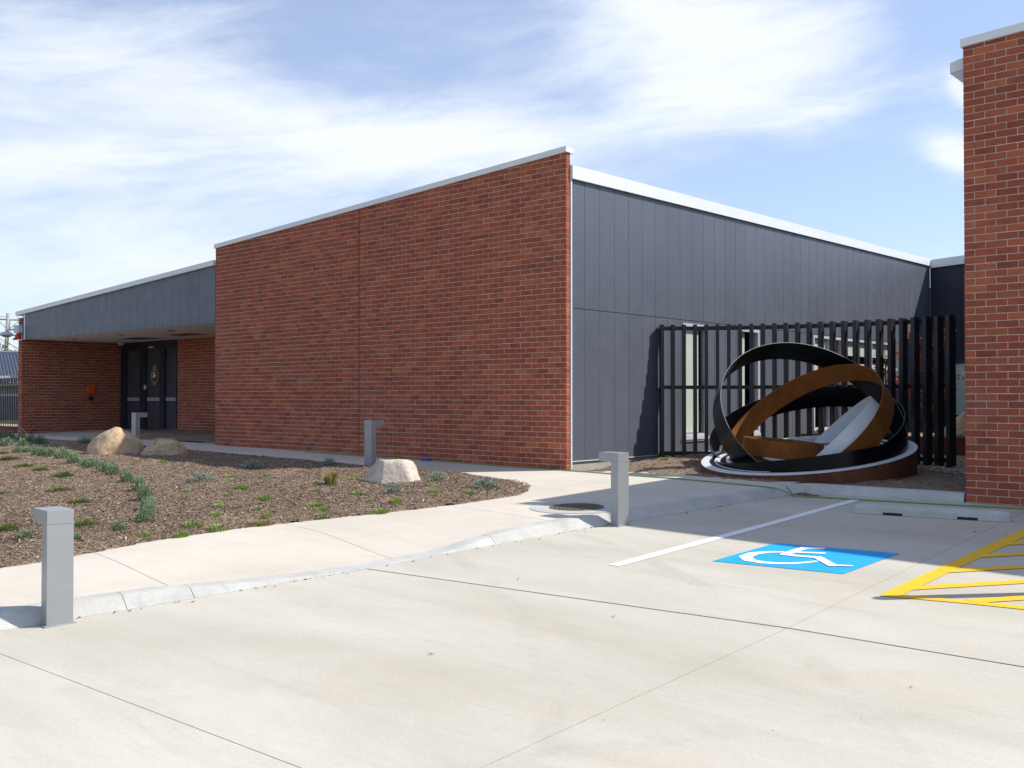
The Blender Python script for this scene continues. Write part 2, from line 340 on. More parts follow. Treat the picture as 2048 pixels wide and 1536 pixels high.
# ------------------------------------------------------------------ ground heights
def pc(x, y): return -.014 - .0125 * min(max(x, -12), 30) + .028 * min(max(y, -30), 14)
KY = [-20, -9.98, -9.0, -8.0, -7.2, -5.6, -4.5, -3.7, -2.5, -1.5, -.59, 0]
KX = [2.2, 3.25, 3.36, 3.47, 3.54, 3.62, 3.69, 3.78, 3.91, 4.03, 4.15, 4.2]
def xk(y): return float(np.interp(y, KY, KX))
def kh(y): return float(np.interp(y, [-20, -9.6, -8.9, -8.1, -7.3, -6.3, -5.5, -4.6, 0], [.11, .105, .09, .035, .006, .010, .09, .105, .11]))
def q0(x, y): return float(np.interp(x, [-30, -20, -10, 0, 3.6, 6], [.11, .11, .10, 0.0, .06, .05])) + .028 * min(max(y, -14), 14)
def qz(x, y):
    kx = xk(y); t = min(max((x - 1.7) / (kx - .19 - 1.7), 0), 1); t = t * t * (3 - 2 * t)
    return q0(x, y) * (1 - t) + (pc(kx, y) + kh(y)) * t
GP = [(.3, -16), (1.0, -12), (1.38, -9.22), (1.38, -8.82), (1.26, -8.32), (1.10, -7.75), (1.08, -7.21), (1.13, -6.66), (1.26, -6.13), (1.39, -5.56), (1.62, -4.66), (1.70, -4.08), (1.73, -3.68), (1.69, -3.08), (1.51, -2.73), (1.19, -2.32), (.9, -2.08), (.54, -1.86), (-.15, -1.62), (-.74, -1.55), (-1.63, -1.6), (-3.29, -1.58), (-5.5, -1.48), (-7.75, -1.41), (-9.41, -1.3), (-12.96, -1.15), (-14.4, -1.12), (-17.8, -1.3), (-30, -1.6), (-30, -16)]
def pdist(X, Y, poly):
    Pn = np.stack([X, Y], -1).astype(float); g = np.array(poly); n = len(g); best = np.full(len(Pn), 1e9); ins = np.zeros(len(Pn), bool)
    for i in range(n):
        a = g[i]; b = g[(i + 1) % n]; ab = b - a; t = np.clip(((Pn - a) @ ab) / (ab @ ab), 0, 1)
        best = np.minimum(best, np.linalg.norm(Pn - a - t[:, None] * ab, axis=1))
        c = ((a[1] > Pn[:, 1]) != (b[1] > Pn[:, 1])); xi = a[0] + (Pn[:, 1] - a[1]) * (b[0] - a[0]) / (b[1] - a[1] + 1e-12); ins ^= c & (Pn[:, 0] < xi)
    return np.where(ins, best, -best)
def mulz(x, y):
    d = float(pdist(np.array([x]), np.array([y]), GP)[0]); t = min(max(d / .6, 0), 1)
    return q0(x, y) + .02 + .085 * t * t * (3 - 2 * t)
# ------------------------------------------------------------------ ground, car park, path, kerb
m = MB(); gx = [-900, -300, -120, -60, -40, -30, -20, -12, -6, 0, 6, 12, 25, 45, 90, 300, 900]; gy = [-900, -300, -100, -40, -25, -18, -14, -9, -4, 0, 4, 9, 14, 25, 45, 90, 300, 900]
for x in gx:
    for y in gy: m.v.append((x, y, pc(x, y) - .22 + (0 if y < 1 else .06)))
ny = len(gy)
for i in range(len(gx) - 1):
    for j in range(ny - 1): m.face((i * ny + j, (i + 1) * ny + j, (i + 1) * ny + j + 1, i * ny + j + 1))
struct(m.obj('ground', 'grass'))
m = MB(); m.prism([(2, -26), (26, -26), (26, 0), (4.0, 0), (3.3, -9)], lambda x, y: pc(x, y) - .14, lambda x, y: pc(x, y) - .022)
carpark = struct(m.obj('car_park', 'subbase'))
def Lx(y): return float(np.interp(y, [-26, -9.64, -6.66, -1.55, 0], [7.15, 7.13, 7.08, 6.87, 6.82]))       # saw cut running to the wall
def J1(x): return -7.174 + (x - 3.55) * .118                                                              # open joint
def J3(x): return -10.2 + (x - 3.79) * .03
def slab(pts, name='slab'):
    m = MB(); cx = sum(p[0] for p in pts) / len(pts); cy = sum(p[1] for p in pts) / len(pts)
    m.prism(pts, lambda x, y: pc(x, y) - .02, lambda x, y: pc(x, y)); return m.obj(name, 'carpark', carpark)
g = .012; h = .003
ys = [-.02, -1.5, -2.5, -3.7, -4.5, -5.6]
def kfront(y): return xk(y) - .02
slab([(kfront(y), y) for y in (-5.6, -6.4)] and ([(Lx(0) - h, -.02)] + [(4.0, -.02)] + [(kfront(y), y) for y in (-.6, -1.5, -2.5, -3.7, -4.5, -5.6, -6.4)] + [(3.53, J1(3.53) + g)] + [(Lx(-6.7) - h, J1(7.08) + g), (Lx(-1.55) - h, -1.55)]))
slab([(26, -.02), (Lx(0) + h, -.02), (Lx(-1.55) + h, -1.55), (Lx(-6.7) + h, J1(7.08) + g), (26, J1(12) + g)])
slab([(3.55, J1(3.55) - g), (3.45, -8), (3.34, -9), (3.23, -9.98), (3.22, J3(3.2) + h), (Lx(-10) - h, J3(7.1) + h), (Lx(-6.75) - h, J1(7.08) - g)])
slab([(26, J1(12) - g), (Lx(-6.75) + h, J1(7.08) - g), (Lx(-10) + h, J3(7.1) + h), (26, J3(12) + h)])
slab([(3.2, J3(3.2) - h), (2.18, -20), (2.0, -26), (7.147, -26), (Lx(-10) - h, J3(7.1) - h)])
slab([(26, J3(12) - h), (Lx(-10) + h, J3(7.1) - h), (7.153, -26), (26, -26)])
# footpath slabs
m = MB(); GXs = [-30, -20, -10, -5, 0, .7, 1.2, 1.7, 2.2, 2.6, 3.0, 3.3]; GYs = [-18 + .5 * i for i in range(43)]
for x in GXs:
    for y in GYs: xx = min(x, xk(y) - .1); m.v.append((xx, y, qz(xx, y) - .055))
for i in range(len(GXs) - 1):
    for j in range(len(GYs) - 1): a_ = i * len(GYs) + j; m.face((a_, a_ + len(GYs), a_ + len(GYs) + 1, a_ + 1))
path = struct(m.obj('footpath', 'subbase'))
def sj(x, y): return y - .2 * (x - 3.4)
def path_slab(ya, yb):
    m = MB(); n = max(3, int(abs(yb - ya) / .22)); nx = 12; base = len(m.v)
    for j in range(n + 1):
        for i in range(nx + 1):
            t = i / nx; yy0 = ya + (yb - ya) * j / n
            x1 = xk(yy0) - .195; x = .7 + (x1 - .7) * t; y = sj(x, yy0) if yb < -1 else (yy0 if j == n else sj(x, yy0) if j == 0 else yy0 + (sj(x, yy0) - yy0) * (1 - j / n))
            x1 = xk(y) - .195; x = .7 + (x1 - .7) * t
            m.v.append((x, y, qz(x, y)))
    for j in range(n):
        for i in range(nx): a = j * (nx + 1) + i; m.face((a, a + 1, a + nx + 2, a + nx + 1))
    ed = [(j * (nx + 1), (j + 1) * (nx + 1)) for j in range(n)]
    b = len(m.v)                                                          # slab edges go down to the joint
    for row in (0, n):
        ids = [row * (nx + 1) + i for i in range(nx + 1)]; bb = len(m.v)
        for i in ids: v = m.v[i]; m.v.append((v[0], v[1], v[2] - .05))
        for i in range(nx): m.face((ids[i], bb + i, bb + i + 1, ids[i + 1]) if row == 0 else (ids[i + 1], bb + i + 1, bb + i, ids[i]))
    return m.obj('slab', 'path', path, smooth=False)
cuts = [-17.8, -14.6, -11.7, -8.81, -6.75, -4.7, -2.2, .25]
for a, b in zip(cuts[:-1], cuts[1:]): path_slab(a + .004, b - .004)
xs = [-30, -25, -20, -15.5, -12.7, -9.9, -7.4, -4.9, -2.4, .08, .7]
for a, b in zip(xs[:-1], xs[1:]):
    m = MB(); pts = [(a + .004, -3.1), (b - .004, -3.1), (b - .004, 0.3 if a < -9.8 else .02), (a + .004, 0.3 if a < -9.8 else .02)]
    if b <= -15: pts = [(a + .004, -3.1), (b - .004, -3.1), (b - .004, 3.05), (a + .004, 3.05)]
    m.prism(pts, lambda x, y: q0(x, y) - .05, lambda x, y: q0(x, y)); m.obj('slab', 'path', path)
# kerb: separate cast lengths with a joint between them
kerb = None
def kerb_piece(pts, name, parent=None, heights=None):
    m = MB(); n = len(pts)
    for i, (x, y) in enumerate(pts):
        a = Vector(pts[max(i - 1, 0)]); b = Vector(pts[min(i + 1, n - 1)]); t = (b - a).normalized(); nn = Vector((-t.y, t.x))    # points to the footpath side
        hh = heights[i]; z0 = pc(x, y); fl = .02 + .10 * min(1, hh / .1)
        for off, z in ((0, -.10), (0, .004), (fl * .55, hh * .62), (fl * .82, hh * .93), (fl + .02, hh), (.20, hh + .002), (.20, -.1)):
            m.v.append((x + nn.x * off, y + nn.y * off, z0 + z))
    for i in range(n - 1):
        for j in range(6): a = i * 7 + j; m.face((a, a + 7, a + 8, a + 1))
    m.face(range(7)); m.face([(n - 1) * 7 + j for j in range(7)][::-1])
    return m.obj(name, 'kerb', parent)
def kline(y0, y1, n=14): return [(xk(y0 + (y1 - y0) * i / n), y0 + (y1 - y0) * i / n) for i in range(n + 1)]
kc = [-18, -14.2, -11.6, -9.17, -8.68, -7.25, -5.66, -3.62, -.62]
kerb = struct(MB().obj('kerb', 'kerb')) if False else None
first = True
for a, b in zip(kc[:-1], kc[1:]):
    pts = kline(a + .0025, b - .0025); hs = [kh(p[1]) for p in pts]
    if kerb is None: kerb = struct(kerb_piece(pts, 'kerb', None, hs))
    else: kerb_piece(pts, 'kerb_length', kerb, hs)
arc = [(4.155, -.60), (4.19, -.47), (4.26, -.38), (4.36, -.335), (4.8, -.26), (5.4, -.155), (6.055, -.045)]
kerb_piece(arc, 'kerb_length', kerb, [.12, .12, .12, .12, .115, .11, .105])
# ------------------------------------------------------------------ road paint (children of the car park)
def strip(m, pts, w, lift=.004, cap=False):
    n = len(pts); L = []; Rr = []
    for i, p in enumerate(pts):
        a = Vector(pts[max(i - 1, 0)]); b = Vector(pts[min(i + 1, n - 1)]); t = (b - a).normalized(); nn = Vector((-t.y, t.x)); ww = w[i] if isinstance(w, (list, tuple)) else w
        k = 1.
        if 0 < i < n - 1:
            t1 = (Vector(p) - a).normalized(); k = 1 / max(.5, abs(t1.cross(nn) if False else t1.dot(t)))
        L.append(Vector(p) + nn * ww * k / 2); Rr.append(Vector(p) - nn * ww * k / 2)
    b0 = len(m.v)
    for l, r in zip(L, Rr):
        m.v.append((l.x, l.y, pc(l.x, l.y) + lift)); m.v.append((r.x, r.y, pc(r.x, r.y) + lift))
    for i in range(n - 1): a = b0 + 2 * i; m.face((a, a + 1, a + 3, a + 2))
    if cap:
        for e, s in ((0, -1), (n - 1, 1)):
            c = Vector(pts[e]); a = Vector(pts[max(e - 1, 0)]); b = Vector(pts[min(e + 1, n - 1)]); t = (b - a).normalized() * s; nn = Vector((-t.y, t.x)); ww = (w[e] if isinstance(w, (list, tuple)) else w) / 2
            pl = [c + nn * ww * math.cos(u) + t * ww * math.sin(u) for u in [math.pi * i / 8 for i in range(9)]]
            m.poly([(q.x, q.y, pc(q.x, q.y) + lift) for q in pl][::-1])
m = MB(); strip(m, [(5.06, -5.80), (5.03, -3.2), (4.97, -.52)], .11)
tag(m.obj('parking_line', 'white_paint', carpark), 'single white bay line ending beside the blue square')
m = MB(); sq = [(5.598, -5.122), (6.672, -4.952), (6.69, -3.812), (5.612, -3.989)]
m.poly([(x, y, pc(x, y) + .004) for x, y in sq]); bsq = tag(m.obj('accessible_bay_square', 'blue_paint', carpark), 'bright blue painted square with white wheelchair symbol')
m = MB()
for i, pts in enumerate(([(5.945, -4.49), (5.935, -4.20), (5.945, -4.09)], [(5.945, -4.09), (6.06, -4.03)], [(5.965, -4.335), (6.18, -4.235)], [(5.945, -4.50), (6.06, -4.487), (6.235, -4.452)], [(6.235, -4.452), (6.475, -4.705)], [(6.475, -4.705), (6.59, -4.64)])):
    strip(m, pts, (.085, .10, .06, .075, .085, .055)[i], .008 + .0006 * i, True)
strip(m, [(5.873, -4.393), (5.772, -4.475), (5.714, -4.61), (5.728, -4.79), (5.83, -4.91), (5.96, -4.935), (6.08, -4.895), (6.175, -4.82), (6.245, -4.72), (6.29, -4.615)], [.055, .075, .1, .11, .105, .09, .075, .065, .055, .045], .008, True)
m.obj('wheelchair_symbol', 'white_paint', bsq)
hat = [('outer', [(7.24, -.4), (7.24, -2.0), (7.235, -5.40)], .13)]
m = MB(); strip(m, [(7.20, -.35), (7.225, -2.6), (7.235, -5.44)], .13); tag(m.obj('yellow_edge_line', 'yellow_paint', carpark), 'long yellow side line of the hatched zone')
m = MB(); strip(m, [(7.18, -5.48), (7.706, -5.344), (8.3, -5.24), (9.6, -5.05)], .10, .0046); tag(m.obj('yellow_edge_line', 'yellow_paint', carpark), 'yellow front line closing the hatched zone')
for a, b in (((7.23, -5.19), (8.35, -3.72)), ((7.24, -4.38), (8.35, -2.88)), ((7.25, -3.55), (8.35, -2.05)), ((7.25, -2.78), (8.35, -1.25)), ((7.25, -1.95), (8.3, -.5)), ((7.74, -5.30), (8.9, -3.75)), ((8.55, -5.16), (9.5, -3.9))):
    m = MB(); strip(m, [a, ((a[0] + b[0]) / 2, (a[1] + b[1]) / 2), b], .115, .0052 + .0004 * random.random()); m.obj('yellow_hatch_stripe', 'yellow_paint', carpark)
# ------------------------------------------------------------------ brickwork
def rbrick(mb, O, d, nrm, s0, s1, z0, z1l, z1r, proud, r):
    """one brick: face from s0..s1 along d, bottom z0, top z1l/z1r, chamfered"""
    c = .004; dep = .03
    def P(s, z, dd): return (O[0] + d[0] * s + nrm[0] * dd, O[1] + d[1] * s + nrm[1] * dd, z)
    b = len(mb.v)
    A = [(s0, z0), (s1, z0), (s1, z1r), (s0, z1l)]
    I = [(s0 + c, z0 + c), (s1 - c, z0 + c), (s1 - c, max(z1r - c, z0 + c)), (s0 + c, max(z1l - c, z0 + c))]
    for s, z in A: mb.v.append(P(s, z, proud - dep))
    for s, z in A: mb.v.append(P(s, z, proud - c))
    for s, z in I: mb.v.append(P(s, z, proud))
    mb.face((b + 8, b + 9, b + 10, b + 11), r)
    for i in range(4):
        j = (i + 1) % 4; mb.face((b + i, b + j, b + 4 + j, b + 4 + i), r); mb.face((b + 4 + i, b + 4 + j, b + 8 + j, b + 8 + i), r)
def brickwork(parent, O, d, length, zbot, ztop, half_parity, single=lambda s, z: False, cell=.24, breaks=(), header=False, flip=False):
    """O start point, d unit direction along the wall; the outward normal is d turned clockwise (seen from above), or the other way with flip"""
    nrm = (d[1], -d[0]) if not flip else (-d[1], d[0])
    stuff = MB(); nsingle = 0; H = .086
    def P3(s, z): return (O[0] + d[0] * s, O[1] + d[1] * s, z)
    k0 = int(math.floor(min(zbot(0), zbot(length)) / H)); k1 = int(math.ceil(max(ztop(0), ztop(length)) / H))
    for kk in range(k0, k1):
        za, zb = kk * H + .005, (kk + 1) * H - .005
        off = (.12 if (kk % 2 == half_parity) else 0.)
        s = -.24 + off
        edges = []
        while s < length - 1e-6:
            e = s + cell; a, b = max(s, 0), min(e, length); s = e
            if b - a < .03: continue
            edges.append((a, b))
        cutl = []
        for a, b in edges:
            for br in breaks:
                if a < br - .012 and b > br + .012: cutl += [(a, br), (br, b)]; break
            else: cutl.append((a, b))
        for a, b in cutl:
            s0 = a + (.005 if a > 1e-6 else 0); s1 = b - (.005 if b < length - 1e-6 else 0)
            zl = min(zb, ztop(s0)); zr = min(zb, ztop(s1)); z0 = max(za, min(zbot(s0), zbot(s1)) - .03)
            if max(zl, zr) - z0 < .012: continue
            zl = max(zl, z0 + .004); zr = max(zr, z0 + .004); pr = random.uniform(-.0015, .002); dz = random.uniform(-.0015, .0015)
            r = random.random()
            if single((s0 + s1) / 2, z0):
                mb = MB(); rbrick(mb, O, d, nrm, s0, s1, z0 + dz, zl + dz, zr + dz, pr, r); mb.obj('brick', 'brick_obj', parent); nsingle += 1
            else: rbrick(stuff, O, d, nrm, s0, s1, z0 + dz, zl + dz, zr + dz, pr, r)
    return stuff, nsingle
main = thing('community_building', (0, 0, 0), 'long low red brick and dark grey clad building with sloping white capped roofline', 'building')
LW = 9.96
# front wall: built from the corner leftwards; s runs from the left end to the corner
fz = lambda s: 4.50 + (5.075 - 4.50) * s / LW
# joints must line up with the corner, so run s from the corner
def fw_top(s): return 5.075 - (5.075 - 4.495) * s / LW
m = MB(); m.hexa([(-LW, .006, -.3), (-.004, .006, -.3), (-.004, .106, -.3), (-LW, .106, -.3), (-LW, .006, fw_top(LW)), (-.004, .006, fw_top(0)), (-.004, .106, fw_top(0)), (-LW, .106, fw_top(LW))])
front = m.obj('front_wall', 'mortar', main)
st, ns = brickwork(front, (0, 0), (-1, 0), LW, lambda s: -.02 + .0105 * s, fw_top, 0, lambda s, z: s < 1.27, breaks=(5.04,), flip=True)
tag(st.obj('brickwork', 'brick', front, rnd=True), 'red brick running bond of the long front wall', kind='stuff')
print('single bricks', ns)
m = MB(); m.box(-5.047, -5.033, -.002, .004, -.05, 4.78); m.obj('control_joint', 'rust_dark', front)
# return end of the wall at the corner
st = MB(); H = .086
for kk in range(-1, 59):
    za, zb = kk * H + .005, min((kk + 1) * H - .005, 5.07)
    if zb - za > .01: rbrick(st, (0, 0), (0, 1), (1, 0), 0.0, .108, za, zb, zb, random.uniform(0, .002) + .001, random.random())
tag(st.obj('end_brickwork', 'brick', front, rnd=True), kind='stuff')
def cap_along(parent, x0, x1, ya, yb, zf, hgt, name='parapet_cap'):
    m = MB(); m.hexa([(x0, ya, zf(x0)), (x1, ya, zf(x1)), (x1, yb, zf(x1)), (x0, yb, zf(x0)), (x0, ya, zf(x0) + hgt), (x1, ya, zf(x1) + hgt), (x1, yb, zf(x1) + hgt - .01), (x0, yb, zf(x0) + hgt - .01)])
    return m.obj(name, 'white_metal', parent)
cap_along(main, -LW - .01, .03, -.035, .16, lambda x: 5.072 + x * (5.075 - 4.495) / LW, .092)
# side cladding x = 0
PY = [.14] + [.494 + .4156 * i for i in range(39)]
PY = [p for p in PY if p < 16.5] + [16.6]
WIN = [(3.48, 4.38, .43, 2.54), (5.55, 6.45, .43, 2.55), (9.02, 10.62, .42, 2.57), (10.80, 13.95, 1.92, 2.57)]
ZS0, ZS1 = 2.592, 2.602
def ctop(y): return 4.665 + .0116 * y
cut = sorted(set(PY + [w for a in WIN for w in a[:2]]))
back = MB()
def clad_piece(y0, y1, z0, z1a, z1b):
    ga = .0035; m = MB(); m.hexa([(-.012, y0 + ga, z0), (0, y0 + ga, z0), (0, y1 - ga, z0), (-.012, y1 - ga, z0), (-.012, y0 + ga, z1a), (0, y0 + ga, z1a), (0, y1 - ga, z1b), (-.012, y1 - ga, z1b)])
    m.obj('panel', 'clad', side)
m = MB(); m.box(-.3, -.02, .12, 16.6, -.3, .13); side = m.obj('side_wall', 'plinth', main)
for a, b in zip(PY[:-1], PY[1:]): clad_piece(a, b, ZS1, ctop(a), ctop(b))
for a, b in zip(cut[:-1], cut[1:]):
    w = [w for w in WIN if a >= w[0] - 1e-6 and b <= w[1] + 1e-6]
    if not w: clad_piece(a, b, .14, ZS0, ZS0); back.box(-.02, -.013, a, b, .12, ZS0 + .03)
    else:
        w = w[0]; clad_piece(a, b, .14, w[2], w[2]); clad_piece(a, b, w[3], ZS0, ZS0); back.box(-.02, -.013, a, b, .12, w[2]); back.box(-.02, -.013, a, b, w[3], ZS0 + .03)
back.box(-.02, -.013, .12, 16.6, ZS0 + .03, 4.84); back.obj('sheathing', 'clad_back', side)
m = MB(); m.box(-.01, .012, .14, 16.6, .128, .139); m.obj('base_flashing', 'white_metal', side)
m = MB(); m.box(-.004, .018, .112, .139, .02, 4.9); m.obj('corner_trim', 'white_metal', side)
m = MB(); m.hexa([(-.2, .115, ctop(.1)), (.05, .115, ctop(.1)), (.05, 16.62, ctop(16.6)), (-.2, 16.62, ctop(16.6)), (-.2, .115, ctop(.1) + .215), (.05, .115, ctop(.1) + .215), (.05, 16.62, ctop(16.6) + .19), (-.2, 16.62, ctop(16.6) + .19)])
m.obj('fascia', 'white_metal', side)
def window(y0, y1, z0, z1, blind, mull=None, sill=True, dark=.0):
    m = MB(); t = .055
    for a in ((y0, y0 + t, z0, z1), (y1 - t, y1, z0, z1), (y0 + t, y1 - t, z1 - t, z1), (y0 + t, y1 - t, z0, z0 + t)): m.box(-.10, .014, a[0], a[1], a[2], a[3])
    for q in (mull or []): m.box(-.095, .008, q - .025, q + .025, z0 + t, z1 - t)
    wn_ = m.obj('window', 'white_frame', main)
    m = MB(); m.box(-.062, -.056, y0 + t, y1 - t, z0 + t, z1 - t); m.obj('pane', 'glass', wn_)
    m = MB()
    for b in blind: m.box(-.082, -.078, b[0], b[1], b[2], b[3])
    m.obj('blind', 'blind', wn_)
    m = MB(); m.box(-.6, -.59, y0 - .2, y1 + .2, z0 - .2, z1 + .1); m.box(-.6, -.1, y0 - .2, y0 - .18, z0 - .2, z1); m.box(-.6, -.1, y1 + .18, y1 + .2, z0 - .2, z1); m.box(-.6, -.1, y0 - .2, y1 + .2, z1 + .08, z1 + .1); m.box(-.6, -.1, y0 - .2, y1 + .2, z0 - .22, z0 - .2)
    m.obj('room_beyond', 'dark_room', wn_)
    if sill:
        m = MB(); m.box(-.02, .05, y0 - .02, y1 + .02, z0 - .05, z0 - .004); m.box(-.02, .03, y0 - .02, y1 + .02, z0 - .085, z0 - .055); m.obj('sill', 'white_frame', wn_)
    return wn_
window(3.48, 4.38, .43, 2.54, [(3.54, 4.17, .5, 2.48)])
window(5.55, 6.45, .43, 2.55, [(5.61, 5.98, .5, 2.48)])
window(9.02, 10.62, .42, 2.57, [(9.08, 9.9, 1.75, 2.5), (9.95, 10.35, 1.75, 2.5)], [9.92])
window(10.80, 13.95, 1.92, 2.57, [(10.86, 12.35, 2.17, 2.5), (12.4, 13.89, 2.17, 2.5)], [12.37])
# building mass behind the skins
m = MB(); m.box(-9.9, -.62, .13, 24, -.3, 4.45); m.box(-.66, -.25, .13, 16.5, 2.75, 4.6); m.obj('building_core', 'clad_back', main)
# rear wall closing the courtyard
m = MB(); m.box(0.0, 6.1, 16.62, 16.9, -.2, 4.85); rear = m.obj('rear_wall', 'navy', main)
m = MB(); m.hexa([(.02, 16.52, 4.80), (6.1, 16.52, 5.12), (6.1, 16.9, 5.12), (.02, 16.9, 4.80), (.02, 16.52, 5.03), (6.1, 16.52, 5.37), (6.1, 16.9, 5.37), (.02, 16.9, 5.03)]); m.obj('fascia', 'white_metal', rear)
m = MB()
for i in range(14): m.box(.02 + .41 * i + .004, .02 + .41 * (i + 1) - .004, 16.60, 16.619, .05 if i > 4 else 2.34, 4.80)
m.obj('cladding_boards', 'navy', rear)['kind'] = 'stuff'
m = MB()
for a in ((.56, .66, .60, 2.2), (1.75, 1.85, .6, 2.2), (.66, 1.75, 2.1, 2.2), (.66, 1.75, .6, .68)): m.box(a[0], a[1], 16.54, 16.60, a[2], a[3])
rw = m.obj('window', 'navy_frame', rear); m = MB(); m.box(.66, 1.75, 16.57, 16.575, .68, 2.1); m.obj('pane', 'glass', rw); m = MB(); m.box(.66, 1.75, 16.585, 16.59, .68, 2.1); m.obj('blind', 'blind', rw)
# ------------------------------------------------------------------ entry canopy and recess
XL, XR = -19.9, -LW
def kz(x): return 3.555 + (x + 19.7) * .0577          # underside of the canopy capping
xsP = [-19.68, -18.91] + [-18.5 + .394 * i for i in range(22)]; xsP = [x for x in xsP if x < -10.3] + [XR - .005]
m = MB(); m.hexa([(XL, .03, 2.86), (XR, .03, 2.86), (XR, 3.2, 2.86), (XL, 3.2, 2.86), (XL, .03, 3.5), (XR, .03, 4.05), (XR, 3.2, 4.05), (XL, 3.2, 3.5)]); canopy = m.obj('entry_canopy', 'clad_back', main)
for a, b in zip(xsP[:-1], xsP[1:]):
    m = MB(); m.hexa([(a + .004, 0, 2.835), (b - .004, 0, 2.835), (b - .004, .02, 2.835), (a + .004, .02, 2.835), (a + .004, 0, kz(a)), (b - .004, 0, kz(b)), (b - .004, .02, kz(b)), (a + .004, .02, kz(a))]); m.obj('panel', 'clad', canopy)
m = MB(); m.hexa([(-20.2, -.06, kz(-20.2)), (XR, -.06, kz(XR)), (XR, .3, kz(XR)), (-20.2, .3, kz(-20.2)), (-20.2, -.06, kz(-20.2) + .115), (XR, -.06, kz(XR) + .115), (XR, .3, kz(XR) + .115), (-20.2, .3, kz(-20.2) + .115)]); m.obj('canopy_cap', 'white_metal', canopy)
m = MB(); m.box(-19.76, -19.685, -.012, .03, 2.82, 3.545); m.obj('end_trim', 'white_metal', canopy)
m = MB(); m.box(XL, XR, .02, 3.06, 2.84, 2.859); sof = m.obj('soffit', 'soffit', canopy)
for mt, pts in (('blue_panel', [(-17.62, 1.72), (-16.46, 1.72), (-16.36, 2.38), (-17.55, 2.30)]), ('red_panel', [(-14.95, 1.68), (-13.9, 1.68), (-13.85, 2.27), (-14.9, 2.2)])):
    m = MB(); m.prism(pts, 2.832, 2.839); tag(m.obj('soffit_panel', mt, canopy), 'deep blue panel set in the soffit' if mt[0] == 'b' else 'dark red panel set in the soffit')
for x, y in ((-18.57, .93), (-15.8, .85), (-13.18, .8)):
    m = MB(); m.lathe([(.0, -.006), (.085, -.006), (.085, .004), (0, .004)], (x, y, 2.836), 20); m.obj('downlight', 'dark_room', canopy)
# left pier of the canopy (wall facing the door) and its narrow front
m = MB(); m.box(-20.12, XL - .006, .006, 3.05, -.1, 3.46); pier = m.obj('entry_side_wall', 'mortar', main)
st, _ = brickwork(pier, (XL, 0), (0, 1), 3.05, lambda s: .05, lambda s: 2.84, 1, breaks=()); tag(st.obj('brickwork', 'brick', pier, rnd=True), kind='stuff')
st, _ = brickwork(pier, (-20.13, 0), (1, 0), .225, lambda s: .05, lambda s: 3.46, 1); tag(st.obj('pier_brickwork', 'brick', pier, rnd=True), kind='stuff')
# rear brick wall of the recess
m = MB(); m.box(-16.62, XR, 3.006, 3.2, -.1, 2.84); rec = m.obj('recess_wall', 'mortar', main)
st, _ = brickwork(rec, (-16.62, 3.0), (1, 0), 6.6, lambda s: .05, lambda s: 2.84, 0); tag(st.obj('brickwork', 'brick', rec, rnd=True), kind='stuff')
m = MB(); m.box(XR - .11, XR - .006, .11, 3.0, -.1, 2.85); m.obj('recess_end_wall', 'timber', main)
# glazed entry
m = MB(); FR = [(-19.86, -19.53), (-18.71, -18.36), (-17.56, -17.29), (-16.66, -16.62)]
for a, b in FR: m.box(a, b, 2.98, 3.10, .12, 2.60)
m.box(-19.86, -16.62, 2.985, 3.12, 2.60, 2.84); m.box(-19.86, -16.62, 2.984, 3.1, .10, .24)
door = m.obj('glazed_entry', 'navy_frame', main)
for i in range(3):
    a, b = FR[i][1], FR[i + 1][0]
    m = MB(); m.box(a, b, 3.04, 3.05, .24, 2.60); p = m.obj('pane', 'dark_glass', door)
    m = MB(); w = .052; n = int((b - a + .2) / w); x0 = a - .1
    for j in range(n):
        for rr in range(3):
            xx = x0 + j * w + (rr % 2) * w * .5; z = 1.065 + rr * .032
            m.poly([(xx, 3.035, z), (xx + .030, 3.035, z), (xx + .045, 3.035, z + .028), (xx + .015, 3.035, z + .028)])
    m.obj('safety_decal_strip', 'print_white', p)
m = MB(); n = 28
ring = [(-17.93 + .21 * math.sin(2 * math.pi * i / n), 1.80 + .22 * math.cos(2 * math.pi * i / n)) for i in range(n)]
inn = [(-17.93 + .16 * math.sin(2 * math.pi * i / n), 1.80 + .175 * math.cos(2 * math.pi * i / n)) for i in range(n)]
for i in range(n): j = (i + 1) % n; m.poly([(*[ring[i][0]], 3.032, ring[i][1]), (ring[j][0], 3.032, ring[j][1]), (inn[j][0], 3.032, inn[j][1]), (inn[i][0], 3.032, inn[i][1])])
for dx in (-.06, 0, .06): m.poly([(-17.93 + dx - .03, 3.032, 2.08), (-17.93 + dx + .03, 3.032, 2.08), (-17.93 + dx, 3.032, 2.15)])
m.poly([(-18.02, 3.032, 2.024), (-17.84, 3.032, 2.024), (-17.84, 3.032, 2.075), (-18.02, 3.032, 2.075)])
m.poly([(-17.99, 3.032, 1.53), (-17.87, 3.032, 1.53), (-17.85, 3.032, 1.577), (-18.01, 3.032, 1.577)])
em = tag(m.obj('crest', 'gold', door), 'oval gold crest with small crown on the middle door')
m = MB(); m.poly([(x, 3.034, z) for x, z in inn]); m.obj('crest_field', 'maroon', em)
m = MB(); star = []
for i in range(10): rr = (.13, .05)[i % 2]; w = 2 * math.pi * i / 10 + .5; star.append((-17.95 + rr * math.sin(w), 3.030, 1.82 + rr * 1.2 * math.cos(w)))
m.poly(star); m.obj('crest_figure', 'print_white', em)
m = MB(); m.box(-18.36, -18.26, 2.93, 2.98, 1.44, 1.50); m.box(-18.40, -18.34, 2.95, 2.985, 1.40, 1.54); m.obj('door_handle', 'grey_plastic', door)
m = MB(); m.box(-18.1, -17.85, 2.93, 2.984, 2.63, 2.68); m.obj('door_sensor', 'grey_plastic', door)
